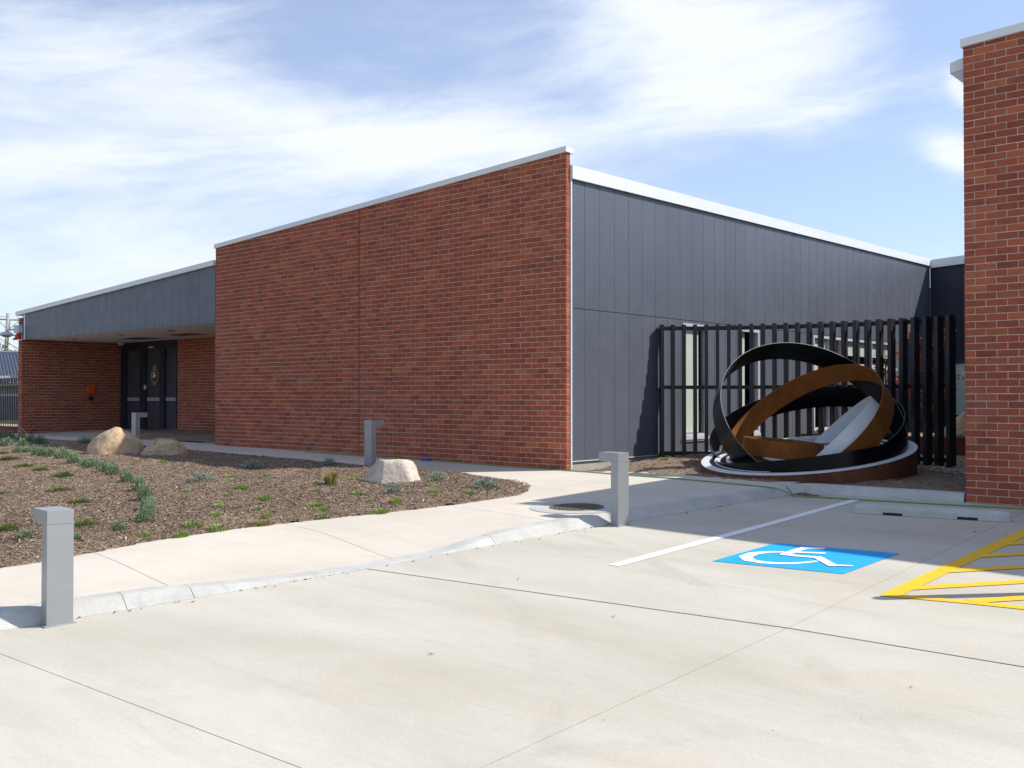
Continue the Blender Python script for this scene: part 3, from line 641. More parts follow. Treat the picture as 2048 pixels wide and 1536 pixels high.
m = MB(); m.box(-40, XL - .21, 3.4, 14, -.2, 3.2) if False else m.box(-19.8, -9.92, 3.21, 24, -.3, 3.45); m.obj('entry_core', 'clad_back', main)
# fittings on the entry (separate things)
t = thing('emergency_call_box', (-19.88, 2.04, 1.16), 'bright orange emergency box on dark brick wall left of the doors', 'call box')
m = MB(); m.cbox(-19.9, -19.80, 1.94, 2.14, 1.28, 1.53, .008); m.obj('housing', 'orange', t)
m = MB(); m.box(-19.80, -19.795, 2.0, 2.08, 1.36, 1.46); m.obj('front_label', 'gold', t)
m = MB(); m.cbox(-19.9, -19.83, 1.99, 2.10, 1.08, 1.2, .006); m.obj('lower_unit', 'black_plastic', t)
t = thing('camera_light', (-20.1, -.06, 3.1), 'pale grey dome fitting on bracket at the left end of canopy', 'lamp')
m = MB(); m.cbox(-20.16, -19.82, -.13, -.005, 3.02, 3.24, .01); m.obj('junction_box', 'grey_plastic', t)
m = MB(); m.tube([(-20.15, -.07, 3.13), (-20.45, -.12, 3.13), (-20.55, -.14, 3.12), (-20.58, -.15, 3.05)], .028, 10); m.obj('bracket', 'grey_plastic', t)
m = MB(); m.lathe([(.02, .09), (.16, .05), (.22, .0), (.22, -.03), (.19, -.04), (.10, -.045), (0, -.05)][::-1], (-20.58, -.15, 3.0), 24); m.obj('dome', 'grey_plastic', t, smooth=True)
m = MB(); m.lathe([(.0, -.085), (.09, -.075), (.15, -.048), (.15, -.04)], (-20.58, -.15, 3.0), 24); m.obj('lens', 'black_plastic', t, smooth=True)
t = thing('alarm_siren', (-19.95, -.05, 2.86), 'red alarm siren below the grey box at the left brick pier', 'siren')
m = MB(); m.cbox(-20.07, -19.87, -.02, 0.0, 2.80, 3.0, .005); m.obj('backplate', 'white_metal', t)
m = MB(); m.lathe([(0, .16), (.05, .15), (.085, .10), (.09, .0), (.085, -.01), (0, -.012)][::-1], (-19.95, -.09, 2.85), 18); m.obj('red_cover', 'red', t, smooth=True)
m = MB(); m.lathe([(.03, .0), (.075, -.06), (.08, -.06), (.0, .005)], (-20.05, -.13, 2.88), 14); m.obj('horn', 'red', t, smooth=True)
t = thing('ceiling_camera', (-19.3, 2.7, 2.84), 'small white dome camera on soffit corner above the door frame', 'camera')
m = MB(); m.lathe([(0, -.11), (.06, -.095), (.095, -.05), (.10, -.03), (.13, -.02), (.13, -.002), (0, -.001)], (-19.3, 2.7, 2.838), 20); m.obj('body', 'grey_plastic', t, smooth=True)
m = MB(); m.lathe([(0, -.125), (.035, -.115), (.05, -.10), (0, -.10)], (-19.3, 2.7, 2.838), 14); m.obj('lens', 'black_plastic', t, smooth=True)
t = thing('wall_speaker', (-14.45, 2.97, 2.6), 'small grey wall unit high on the recessed brick wall', 'speaker')
m = MB(); m.cbox(-14.55, -14.36, 2.90, 2.998, 2.50, 2.74, .01); m.obj('housing', 'grey_plastic', t); m = MB(); m.box(-14.52, -14.39, 2.892, 2.899, 2.53, 2.62); m.obj('grille', 'black_plastic', t)
# ------------------------------------------------------------------ right building
rb = thing('brick_building', (6.066, 0, 0), 'tall red brick wall end at the right edge with white cap', 'building')
rtop = lambda s: 5.37 + .0535 * s
m = MB(); m.hexa([(6.072, .006, -.4), (13, .006, -.4), (13, .11, -.4), (6.072, .11, -.4), (6.072, .006, 5.37), (13, .006, 5.74), (13, .11, 5.74), (6.072, .11, 5.37)]); rwall = m.obj('front_wall', 'mortar', rb)
st, ns = brickwork(rwall, (6.066, 0), (1, 0), 6.9, lambda s: -.10 - .012 * s, rtop, 1, lambda s, z: s < .98); print('right bricks', ns)
tag(st.obj('brickwork', 'brick', rwall, rnd=True), kind='stuff')
st = MB()
for kk in range(-2, 63):
    za, zb = kk * H + .005, min((kk + 1) * H - .005, 5.365)
    if zb - za > .01: rbrick(st, (6.066, .11), (0, -1), (-1, 0), 0.0, .108, za, zb, zb, 0, random.random())
tag(st.obj('end_brickwork', 'brick', rwall, rnd=True), kind='stuff')
m = MB(); x0, x1 = 6.045, 13
m.hexa([(x0, -.04, rtop(0) - .004), (x1, -.04, rtop(6.93)), (x1, .16, rtop(6.93)), (x0, .16, rtop(0) - .004), (x0, -.04, rtop(0) + .092), (x1, -.04, rtop(6.93) + .09), (x1, .16, rtop(6.93) + .08), (x0, .16, rtop(0) + .082)]); m.obj('parapet_cap', 'white_metal', rb)
m = MB(); m.box(6.09, 13, .112, 30, -.4, 5.30); m.obj('building_core', 'navy', rb)
m = MB()
m.hexa([(5.86, .165, 5.135), (6.085, .165, 5.17), (6.085, 30, 5.17), (5.86, 30, 5.135), (5.86, .165, 5.265), (6.085, .165, 5.315), (6.085, 30, 5.315), (5.86, 30, 5.265)]); m.obj('eaves_gutter', 'white_metal', rb)
m = MB(); m.hexa([(5.875, .168, 5.126), (6.085, .168, 4.97), (6.085, 30, 4.97), (5.875, 30, 5.126), (5.875, .168, 5.134), (6.085, .168, 5.165), (6.085, 30, 5.165), (5.875, 30, 5.134)]); m.obj('eaves_lining', 'grey_plastic', rb)
# ------------------------------------------------------------------ garden bed
def bed(name, poly, zf, x0, x1, y0, y1, step, amp, label=None):
    nx = int((x1 - x0) / step); ny_ = int((y1 - y0) / step)
    X, Y = np.meshgrid(np.linspace(x0, x1, nx + 1), np.linspace(y0, y1, ny_ + 1), indexing='ij'); Xf, Yf = X.ravel(), Y.ravel()
    d = pdist(Xf, Yf, poly); keep = d > -step * .9; m = MB(); idx = -np.ones(len(Xf), int)
    for i in np.nonzero(keep)[0]:
        idx[i] = len(m.v); x, y = float(Xf[i]), float(Yf[i]); t = min(max((d[i] + .02) / .6, 0), 1); t = t * t * (3 - 2 * t)
        nz = noise.noise((x * 2.2, y * 2.2, 3.)) * .5 + noise.noise((x * 7, y * 7, 1.)) * .35 + noise.noise((x * 17, y * 17, 5.)) * .2
        z = zf(x, y) + (.02 + .085 * t) + nz * amp * (.35 + .65 * t)
        if d[i] < 0: z = zf(x, y) - .03
        m.v.append((x, y, z))
    for i in range(nx):
        for j in range(ny_):
            a = [i * (ny_ + 1) + j, (i + 1) * (ny_ + 1) + j, (i + 1) * (ny_ + 1) + j + 1, i * (ny_ + 1) + j + 1]
            if all(idx[k_] >= 0 for k_ in a): m.face([int(idx[k_]) for k_ in a])
    return m.obj(name, 'mulch', None, smooth=True)
struct(bed('mulch_bed', GP, q0, -13.5, 2, -10.6, -1, .085, .045))
struct(bed('mulch_bed', [(-13.4, -16), (-13.4, -1.13), (-14.4, -1.12), (-17.8, -1.3), (-30, -1.6), (-30, -16)], q0, -30, -13.3, -16, -1, .3, .05))
struct(bed('mulch_bed', [(.3, -16), (1.0, -12), (1.25, -10.5), (-13.4, -10.5), (-13.4, -16)], q0, -13.5, 1.3, -16, -10.4, .25, .05))
struct(bed('mulch_bed', [(-16.4, .35), (-10.0, .30), (-10.0, 2.95), (-16.4, 2.95), (-16.6, 1.8)], q0, -16.7, -9.97, .2, 3.0, .12, .05))
SB = [(.10, .02), (1.2, -.28), (2.4, -.50), (3.3, -.66), (3.9, -.70), (4.1, -.34), (4.6, -.03), (5.4, .10), (6.05, .22), (6.05, 2.3), (5.2, 2.55), (4.4, 3.2), (3.0, 3.9), (.05, 4.2), (.05, .05)]
def sbz(x, y): return -.075 + max(qz(min(x, 3.6), y) - .02, q0(min(x, 3.5), y) - .02) + .035 * max(0, min(1, (2.5 - x) / 2.5)) * max(0, min(1, y / 1.5)) * 2 - .03 * max(0, min(1, (x - 3.5) / 1.5))
struct(bed('mulch_bed', SB, sbz, 0.02, 6.2, -.8, 4.3, .09, .05))
CG = [(.05, 4.1), (3.0, 3.8), (4.4, 3.1), (5.2, 2.45), (6.05, 2.2), (6.05, 16.5), (.05, 16.5)]
m = MB(); m.prism(CG, lambda x, y: -.2, lambda x, y: .06 + .0 * x); struct(m.obj('gravel_ground', 'mulch'))
# wood chips
def chips(name, spots, label):
    n = len(spots); V = np.zeros((n, 4, 3)); 
    ln = RNG.uniform(.008, .026, n) * np.where(RNG.random(n) < .06, 1.9, 1.); wd = RNG.uniform(.003, .008, n); hh = RNG.uniform(.003, .009, n); a = RNG.uniform(0, 2 * np.pi, n); tl = RNG.uniform(-.5, .5, n)
    dx, dy = np.cos(a), np.sin(a); Pn = np.array(spots)
    V[:, 0] = Pn + np.stack([dx * ln, dy * ln, np.sin(tl) * ln], -1); V[:, 1] = Pn - np.stack([dx * ln, dy * ln, np.sin(tl) * ln], -1)
    V[:, 2] = Pn + np.stack([-dy * wd, dx * wd, hh], -1); V[:, 3] = Pn + np.stack([dy * wd, -dx * wd, hh * .7], -1)
    idx = np.arange(n)[:, None] * 4; F = np.concatenate([idx + np.array([0, 2, 3]), idx + np.array([1, 3, 2]), idx + np.array([0, 1, 2]), idx + np.array([0, 3, 1])], 0)
    me = bpy.data.meshes.new(name); me.from_pydata(V.reshape(-1, 3).tolist(), [], F.tolist()); me.materials.append(MT['chip'])
    r = np.clip(RNG.beta(1.25, 1.75, n), 0, 1); at = me.attributes.new('rnd', 'FLOAT', 'FACE'); at.data.foreach_set('value', np.tile(r, 4))
    o = bpy.data.objects.new(name, me); COL.objects.link(o); return tag(o, label, 'mulch', kind='stuff')
def surf_z(X, Y, poly, zf):
    d = pdist(X, Y, poly); out = []
    for x, y, dd in zip(X, Y, d):
        t = min(max((dd + .02) / .6, 0), 1); t = t * t * (3 - 2 * t)
        nz = noise.noise((x * 2.2, y * 2.2, 3.)) * .5 + noise.noise((x * 7, y * 7, 1.)) * .35 + noise.noise((x * 17, y * 17, 5.)) * .2
        out.append(zf(x, y) + .02 + .085 * t + nz * .045 * (.35 + .65 * t))
    return np.array(out), d
def scatter(poly, zf, n, x0, x1, y0, y1, near=None):
    X = RNG.uniform(x0, x1, n); Y = RNG.uniform(y0, y1, n)
    if near is not None:
        dc = np.hypot(X - 10, Y + 12.7); kp = RNG.random(n) < np.clip((near / dc) ** 2, .05, 1); X, Y = X[kp], Y[kp]
    Z, d = surf_z(X, Y, poly, zf); kp = d > -.03; return np.stack([X[kp], Y[kp], Z[kp] + RNG.uniform(0, .012, kp.sum())], -1)
sp = np.concatenate([scatter(GP, q0, 230000, -12, 1.8, -10.5, -1, 11.5)], 0)
chips('mulch_chips', sp.tolist(), 'loose brown bark and wood chips covering the planted bed')
sp2 = scatter(SB, sbz, 9000, .05, 6.1, -.8, 4.0); chips('mulch_chips', sp2.tolist(), 'loose bark chips around the sculpture base')
# ------------------------------------------------------------------ rocks
def rock(name, loc, dims, seed, mat, label, planes=(), rot=0., rough=.16, group=None, sub=4, lo=.80):
    bm = bmesh.new(); bmesh.ops.create_icosphere(bm, subdivisions=sub, radius=1)
    rq = random.Random(seed); planes = list(planes)
    for _ in range(16): u_ = rq.uniform(0, 6.28); e_ = rq.uniform(-.1, 1.2); planes.append(((math.cos(u_) * math.cos(e_), math.sin(u_) * math.cos(e_), math.sin(e_)), rq.uniform(lo, .97)))
    for v in bm.verts:
        c = v.co.copy()
        for n_, dd in planes:
            n_ = Vector(n_).normalized(); e = c.dot(n_) - dd
            if e > 0: c -= n_ * e * .985
        k_ = 1 + rough * noise.noise(c * 1.3 + Vector((seed, 0, 0))) + rough * .5 * noise.noise(c * 3.1 + Vector((0, seed, 0))) + rough * .22 * noise.noise(c * 8 + Vector((0, 0, seed))) + rough * .10 * noise.noise(c * 19 + Vector((0, 2, seed)))
        c *= k_; v.co = Vector((c.x * dims[0], c.y * dims[1], c.z * dims[2]))
    m = MB(); m.bm(bm); o = m.obj(name, mat, None, smooth=True, wloc=(0, 0, 0)); o.location = loc; o.rotation_euler = (0, 0, rot)
    return tag(o, label, 'rock', group)
rock('boulder', (-8.50, -3.10, .06), (.53, .46, .53), 1.2, 'rock_a', 'largest rounded tan and grey boulder left of the far bollard', [((-.35, -.8, .35), .93), ((.62, -.6, .35), .90)], TH, .10, lo=.90)
rock('boulder', (-7.34, -2.72, .07), (.42, .34, .35), 4.7, 'rock_b', 'low ochre boulder right of the far bollard', [((-.5, -.7, .5), .88), ((.75, -.1, .62), .82)], TH, .13, lo=.88)
rock('boulder', (-.41, -3.32, -.03), (.46, .36, .47), 8.3, 'rock_c', 'flat topped cream boulder at the foot of the middle bollard', [((.06, .1, 1), .70), ((-.86, -.5, .30), .66), ((.12, -.97, .26), .66), ((.8, -.35, .40), .72), ((.95, .3, .25), .82), ((.15, .9, .3), .8), ((-.5, .3, .8), .74)], TH + .1, .07)
# ------------------------------------------------------------------ bollards
def bollard(loc, rotz, label, h=.77):
    t = thing('bollard_light', loc, label, 'bollard', 'silver bollard lights'); t.rotation_euler = (0, 0, rotz)
    def part(name, mb, mat):
        o = bpy.data.objects.new(name, mb.mesh(name, mat)); COL.objects.link(o); o.parent = t; return o
    m = MB(); m.cbox(-.085, .085, -.05, .05, -.12, h - .0935, .002); part('post', m, 'silver')
    m = MB(); m.cbox(-.085, .085, -.05, .22, h - .092, h, .002); part('head', m, 'silver')
    m = MB(); m.box(-.06, .06, .07, .20, h - .098, h - .0925); part('lamp_lens', m, 'grey_plastic')
    m = MB(); m.cbox(-.105, .105, -.07, .07, -.12, .006, .003); part('base_plate', m, 'silver')
    return t
# local x = face width, local y = direction of the overhanging head
bollard((3.345, -9.66, pc(3.34, -9.66)), math.radians(90 - 6), 'nearest silver bollard standing on the kerb at the left edge', .75)
bollard((3.855, -4.0, pc(3.85, -4.0)), math.radians(90 - 6), 'silver bollard on the kerb in front of the manhole cover', .76)
bollard((-2.63, -1.80, .0), 0, 'silver bollard standing right behind the cream boulder', .79)
bollard((-10.12, -1.80, .05), 0, 'farthest silver bollard between the two tan boulders', .79)
# bollard just outside the frame, seen by its shadow
t = thing('safety_post', (8.235, -4.55, pc(8.2, -4.5)), 'round steel safety post beside the yellow hatching', 'post')
m = MB(); m.lathe([(.06, -.1), (.06, 1.44), (.055, 1.48), (.035, 1.51), (0, 1.515)], (8.235, -4.55, pc(8.2, -4.5)), 20); m.obj('shaft', 'yellow_paint', t, smooth=True)
# ------------------------------------------------------------------ slat screen
fence = thing('slat_screen', (.19, 2.45, .1), 'curved charcoal vertical slat screen behind the ring sculpture', 'fence')
NSL = 26; ARC = 4.90; ph0, ph1 = math.radians(41), math.radians(-12)
pos = []; x, y = .10, 2.62; ss = 40
for i in range(NSL):
    a = ph0 + (ph1 - ph0) * i / (NSL - 1); pos.append((x, y, a))
    for j in range(ss):
        aa = ph0 + (ph1 - ph0) * (i + (j + .5) / ss) / (NSL - 1); x += math.cos(aa) * ARC / (NSL - 1) / ss; y += math.sin(aa) * ARC / (NSL - 1) / ss
for x, y, a in pos:
    t_, n_ = Vector((math.cos(a), math.sin(a))), Vector((-math.sin(a), math.cos(a))); w, dp = .031, .095; c = Vector((x, y))
    pl = [c - t_ * w - n_ * dp, c + t_ * w - n_ * dp, c + t_ * w + n_ * dp, c - t_ * w + n_ * dp]
    m = MB(); m.prism([(p.x, p.y) for p in pl], .02, 2.45); m.obj('slat', 'charcoal', fence)
for z0, z1 in ((2.36, 2.43), (1.31, 1.375), (.13, .20)):
    m = MB(); L = []
    for x, y, a in pos:
        n_ = Vector((-math.sin(a), math.cos(a))); c = Vector((x, y)) + n_ * .099; L.append((c, c + n_ * .05))
    for (a0, b0), (a1, b1) in zip(L[:-1], L[1:]): m.prism([(a0.x, a0.y), (a1.x, a1.y), (b1.x, b1.y), (b0.x, b0.y)], z0, z1)
    m.obj('rail', 'charcoal', fence)
# ------------------------------------------------------------------ ring sculpture
sc = thing('ring_sculpture', (3.418, 1.344, 0), 'sculpture of interlocking black, rust and white steel hoops on a round base', 'sculpture')
def frame(n):
    n = Vector(n).normalized(); a = n.cross(Vector((.3, .5, .81))).normalized(); return n, a, n.cross(a)
def hoop(name, C, n, R, w, mat, parent, label=None, th=.010, edge=None):
    n, a, b = frame(n); C = Vector(C); m = MB(); N = 160; nw = 3
    prof = [(R, 0), (R, w), (R - th, w), (R - th, 0)]
    for i in range(N):
        u = 2 * math.pi * i / N; d = a * math.cos(u) + b * math.sin(u)
        for rr, ww in prof: m.v.append(tuple(C + d * rr + n * ww))
    for i in range(N):
        j = (i + 1) % N
        for k_ in range(4):
            m.cur = 1 if (k_ in (1, 3) and edge) else 0
            m.face((i * 4 + k_, j * 4 + k_, j * 4 + (k_ + 1) % 4, i * 4 + (k_ + 1) % 4))
    me_o = m.obj(name, [mat, edge] if edge else mat, parent)
    me_o.data.polygons.foreach_set('use_smooth', [True] * len(m.f))
    md = me_o.modifiers.new('split', 'EDGE_SPLIT'); md.split_angle = math.radians(40)
    if label: me_o['label'] = label
    return me_o
DC = Vector((3.418, 1.344, .342)); DN, DA, DB = frame((-.028, -.15, .988)); DR = 1.519
def dpt(rr, u, lift=0.): return tuple(DC + (DA * math.cos(u) + DB * math.sin(u)) * rr + DN * lift)
m = MB(); N = 128
for i in range(N):
    u = 2 * math.pi * i / N; p = dpt(DR, u); p2 = dpt(DR - .003, u); m.v += [(p[0], p[1], -.1), (p[0], p[1], p[2] - .012)]
for i in range(N): j = (i + 1) % N; m.face((i * 2, j * 2, j * 2 + 1, i * 2 + 1))
m.face([i * 2 + 1 for i in range(N)])
m.obj('drum', 'rust_dark', sc, smooth=False)
m = MB(); prof = [(1.521, -.012), (1.521, .002), (1.40, .002), (1.40, -.012)]
def annulus(name, r0, r1, mat, lift, cx=0., cy=0.):
    m = MB()
    for i in range(N):
        u = 2 * math.pi * i / N
        for rr, l in ((r1, lift - .012), (r1, lift), (r0, lift), (r0, lift - .012)):
            p = Vector(dpt(rr, u, l)) + DA * cx + DB * cy; m.v.append(tuple(p))
    for i in range(N):
        j = (i + 1) % N
        for k_ in range(3): m.face((i * 4 + k_, j * 4 + k_, j * 4 + k_ + 1, i * 4 + k_ + 1))
    return m.obj(name, mat, sc)
m = MB(); m.poly([dpt(1.515, 2 * math.pi * i / N, -.004) for i in range(N)]); m.obj('base_disc', 'black_gloss', sc)
annulus('white_rim', 1.405, 1.523, 'white_enamel', .004)
for r0, r1 in ((1.245, 1.325), (1.115, 1.160), (.985, 1.035), (.84, .88), (.0, .62)):
    annulus('white_inlay', r0 if r0 else .30, r1, 'white_enamel', .003)
hoop('tall_black_hoop', (3.512, 1.400, .926), (.606, -.488, .628), 1.401, -.385, 'black_gloss', sc, 'tall gloss black hoop leaning to the left', edge='pale_edge')
hoop('rear_black_hoop', (3.074, 2.009, 0.728), (.027, -.419, .908), 1.462, -.36, 'black_gloss', sc, 'low gloss black hoop at the rear')
hoop('front_black_hoop', (3.45, 1.37, .42), (-.113, -.099, .989), 1.355, -.27, 'black_gloss', sc, 'low gloss black hoop across the front', edge='black_gloss')
hoop('large_rust_hoop', (3.25, 1.43, .77), (-.24, -.632, .737), 1.335, -.33, 'rust', sc, 'wide rust brown hoop tilted to the right')
hoop('small_rust_hoop', (3.156, 1.144, .528), (.084, .036, .996), .578, -.24, 'rust', sc, 'small rust brown hoop lying low in the centre')
hoop('white_hoop', (3.681, 1.466, .579), (-.607, -.354, .711), .853, -.20, 'white_enamel', sc, 'white hoop rising steeply on the right')
# ------------------------------------------------------------------ wheel stop, hose, manhole, litter
wa, wb = Vector((5.41, -1.70)), Vector((6.93, -1.36)); wd = (wb - wa).normalized(); wnv = Vector((-wd.y, wd.x)); WLn = (wb - wa).length
ws = thing('wheel_stop', (wa.x, wa.y, pc(wa.x, wa.y)), 'white concrete wheel stop in front of the kerb', 'wheel stop')
bm = bmesh.new(); secs = [(0, .0, .04, .11, .12), (.06, 0, .05, .11, .16), (WLn - .06, 0, .05, .11, .16), (WLn, 0, .04, .11, .12)]
m = MB()
def wpt(s, o, z): p = wa + wd * s + wnv * o; return (p.x, p.y, pc(p.x, p.y) + z)
cr = [(0, .0, [(0, 0), (.012, .055), (.05, .085), (.11, .085), (.15, .055), (.16, 0)]), (.07, 0, [(-.01, 0), (.002, .065), (.045, .105), (.115, .105), (.158, .065), (.17, 0)])]
sect = [(0, cr[0][2]), (.07, cr[1][2]), (.30, cr[1][2]), (.301, [(-.01, .028)] + cr[1][2][1:]), (.50, [(-.01, .028)] + cr[1][2][1:]), (.501, cr[1][2]), (1.05, cr[1][2]), (1.051, [(-.01, .028)] + cr[1][2][1:]), (1.25, [(-.01, .028)] + cr[1][2][1:]), (1.251, cr[1][2]), (WLn - .07, cr[1][2]), (WLn, cr[0][2])]
for s_, c_ in sect:
    for o_, z_ in c_: m.v.append(wpt(s_, o_, z_ + .003))
for i in range(len(sect) - 1):
    for j in range(5): a = i * 6 + j; m.face((a, a + 6, a + 7, a + 1))
m.face(range(6)); m.face([(len(sect) - 1) * 6 + j for j in range(6)][::-1]); m.obj('body', 'kerb', ws)
for s0 in (.301, 1.051):
    m = MB(); m.hexa([wpt(s0, -.007, .0), wpt(s0 + .199, -.007, .0), wpt(s0 + .199, .1, .0), wpt(s0, .1, .0), wpt(s0, -.007, .028), wpt(s0 + .199, -.007, .028), wpt(s0 + .199, .1, .028), wpt(s0, .1, .028)])
    m.obj('drain_slot', 'black_plastic', ws)
def smooth(pts, n=8):
    out = []; P_ = [Vector(p) for p in pts]
    for i in range(len(P_) - 1):
        p0, p1, p2, p3 = P_[max(i - 1, 0)], P_[i], P_[i + 1], P_[min(i + 2, len(P_) - 1)]
        for j in range(n): t = j / n; out.append(.5 * ((2 * p1) + (p2 - p0) * t + (2 * p0 - 5 * p1 + 4 * p2 - p3) * t * t + (3 * p1 - p0 - 3 * p2 + p3) * t ** 3))
    return out + [P_[-1]]
hs = thing('garden_hose', (0, -.1, .01), 'thin green garden hose running along the brick wall and across the kerb', 'hose')
hp = [(-6.6, -.10, 0), (-4.9, -.12, 0), (-3.1, -.07, 0), (-1.3, -.10, 0), (.08, -.10, 0), (1.92, -.50, 0), (3.2, -.78, 0), (3.95, -.92, 0)]
pts = [(x, y, qz(x, y) + .012) for x, y, _ in smooth([Vector(p) for p in hp], 6)] + [(4.10, -.90, pc(4.1, -.9) + .10), (4.3, -.78, pc(4.3, -.8) + .016)] + [(x, y, pc(x, y) + .012) for x, y in ((4.6, -.68), (4.95, -.63), (5.5, -.53), (6.2, -.40), (6.8, -.27), (7.6, -.2), (8.5, -.2))]
m = MB(); m.tube(smooth(pts, 3), .009, 8); m.obj('hose_line', 'hose', hs, smooth=True)
m = MB(); m.tube([(-3.22, -.085, qz(-3.2, -.08) + .02), (-3.0, -.08, qz(-3, -.08) + .02)], .026, 10); m.obj('coupling', 'hose_blue', hs, smooth=True)
m = MB(); m.tube(smooth([(-20.05, -.08, .45), (-19.6, -.15, .33), (-19.0, -.15, q0(-19, 0) + .02), (-18, .1, q0(-18, .1) + .013), (-16.3, .2, q0(-16, .2) + .013), (-14.5, .1, q0(-14.5, .1) + .013), (-13, -.2, q0(-13, -.2) + .013)], 6), .014, 8)
tag(m.obj('power_cable', 'cable', None, smooth=True), 'thin grey cable trailing from brick pier across the entry path', 'cable')
mh = thing('manhole_cover', (3.11, -3.77, qz(3.1, -3.77)), 'round brown manhole cover set in a concrete ring on the path', 'manhole')
def lathe_on(m, prof, cx, cy, seg=48):
    b = len(m.v); n = len(prof)
    for rr, z in prof:
        for k_ in range(seg): w = 2 * math.pi * k_ / seg; x, y = cx + rr * math.cos(w), cy + rr * math.sin(w); m.v.append((x, y, qz(x, y) + z))
    for i in range(n - 1):
        for k_ in range(seg): m.face((b + i * seg + k_, b + i * seg + (k_ + 1) % seg, b + (i + 1) * seg + (k_ + 1) % seg, b + (i + 1) * seg + k_))
    m.face([b + (n - 1) * seg + k_ for k_ in range(seg)])
m = MB(); lathe_on(m, [(.52, -.01), (.52, .006), (.315, .007), (.31, -.005)], 3.11, -3.77); m.obj('surround', 'kerb', mh)
m = MB(); lathe_on(m, [(.30, .0), (.30, .012), (.285, .014), (.275, .008)], 3.11, -3.77); m.obj('lid', 'iron', mh)
m = MB()
for i in range(-9, 10):
    for j in range(-9, 10):
        x, y = 3.11 + i * .028, -3.77 + j * .028
        if math.hypot(x - 3.11, y + 3.77) < .255 and (i + j) % 2 == 0: z = qz(x, y); m.box(x - .011, x + .011, y - .007, y + .007, z + .005, z + .0125)
m.obj('tread_studs', 'iron', mh)['kind'] = 'stuff'
# dirt heap in the kerb corner and litter along the gutter
sp = []
for _ in range(500):
    r_ = abs(random.gauss(0, .09)); u = random.uniform(0, 6.28); x, y = 4.30 + r_ * math.cos(u) * 1.5, -.60 + r_ * math.sin(u) * .8
    sp.append((x, y, pc(x, y) + .006 + max(0, .03 - r_ * .25)))
for _ in range(70):
    y = random.uniform(-9.5, -.8); x = xk(y) + abs(random.gauss(.02, .05)); sp.append((x, y, pc(x, y) + .003))
for _ in range(16):
    x = random.uniform(4.2, 9.5); y = random.uniform(-10.5, -.5); sp.append((x, y, pc(x, y) + .006))
chips('leaf_litter', sp, 'scattered dry litter and soil crumbs in the gutter')
# gravel beside the screen and raised planter with rocks
gsp = []
for _ in range(3500):
    x = random.uniform(4.2, 6.0); y = random.uniform(2.3, 7.3)
    if pdist(np.array([x]), np.array([y]), CG)[0] > -.05: gsp.append((x, y, .06 + random.uniform(0, .02)))
n = len(gsp); m = MB()
for p in gsp:
    r_ = random.uniform(.012, .026); q_ = random.random(); u = random.random() * 3; a, b = math.cos(u) * r_, math.sin(u) * r_
    v0 = len(m.v); m.v += [(p[0] + a, p[1] + b, p[2]), (p[0] - b, p[1] + a, p[2]), (p[0] - a, p[1] - b, p[2]), (p[0] + b, p[1] - a, p[2]), (p[0], p[1], p[2] + r_ * .7)]
    for i in range(4): m.face((v0 + i, v0 + (i + 1) % 4, v0 + 4), q_)
tag(m.obj('gravel', 'gravel', None, rnd=True), 'pale loose gravel behind the slat screen', 'gravel', kind='stuff')
pl = thing('raised_planter', (3.0, 7.5, .05), 'low rusted steel planter edge holding pale rocks behind the screen', 'planter')
m = MB(); m.box(.4, 6.0, 7.45, 7.50, .0, .40); m.box(.4, .45, 7.5, 11.5, 0, .40); m.obj('edge_plate', 'rust_dark', pl)
m = MB(); m.box(.45, 6.0, 7.5, 11.5, .0, .33); m.obj('soil', 'mulch', pl)
rnd_ = random.Random(5)
labs = ['pale rock in the rusted planter, seen %s' % s for s in ('far right beside the brick wall', 'just right of the screen', 'through the last screen gap', 'through the second last screen gap', 'left of the white hoop', 'hidden deepest at the right behind the brick wall')]
for i, (x, y, s_) in enumerate(((4.15, 7.75, .26), (3.82, 7.8, .24), (3.5, 7.75, .22), (3.2, 7.85, .24), (.75, 7.8, .22), (4.5, 7.8, .25))):
    rock('planter_rock', (x, y, .37), (s_, s_ * .8, s_ * .7), 20 + i * 3.7, 'rock_d', labs[i], [((0, -.9, .4), .7), ((.6, .2, .7), .65)], rnd_.random() * 3, .25, 'rocks in the planter', 3)
rock('planter_boulder', (3.25, 9.6, .5), (.55, .4, .42), 77, 'rock_a', 'brown boulder below the far courtyard window', [((0, -.9, .3), .75), ((0, .1, 1), .8)], .4, .2, None, 3)
# ------------------------------------------------------------------ plants
def shrub_mesh(seed, name, n=420, leaf=(.17, .06), spread=1.):
    rn = random.Random(seed); m = MB()
    for i in range(n):
        u = rn.uniform(0, 2 * math.pi); e = math.asin(rn.uniform(.02, 1)); rr = .25 + .75 * rn.random() ** .5
        lump = .82 + .3 * noise.noise((math.cos(u) * 1.7 + seed, math.sin(u) * 1.7, e * 2))
        d = Vector((math.cos(u) * math.cos(e), math.sin(u) * math.cos(e), math.sin(e))); p = Vector((d.x * spread, d.y * spread, d.z)) * rr * lump
        ax = (d + Vector((rn.gauss(0, .45), rn.gauss(0, .45), .35 + rn.gauss(0, .3)))).normalized(); sd = ax.cross(Vector((rn.gauss(0, 1), rn.gauss(0, 1), rn.gauss(0, 1)))).normalized()
        L = leaf[0] * rn.uniform(.6, 1.3); w = leaf[1] * rn.uniform(.7, 1.3); up = ax.cross(sd) * L * .12
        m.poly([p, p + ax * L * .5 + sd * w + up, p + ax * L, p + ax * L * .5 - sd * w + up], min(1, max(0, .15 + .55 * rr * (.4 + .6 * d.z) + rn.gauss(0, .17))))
    return m
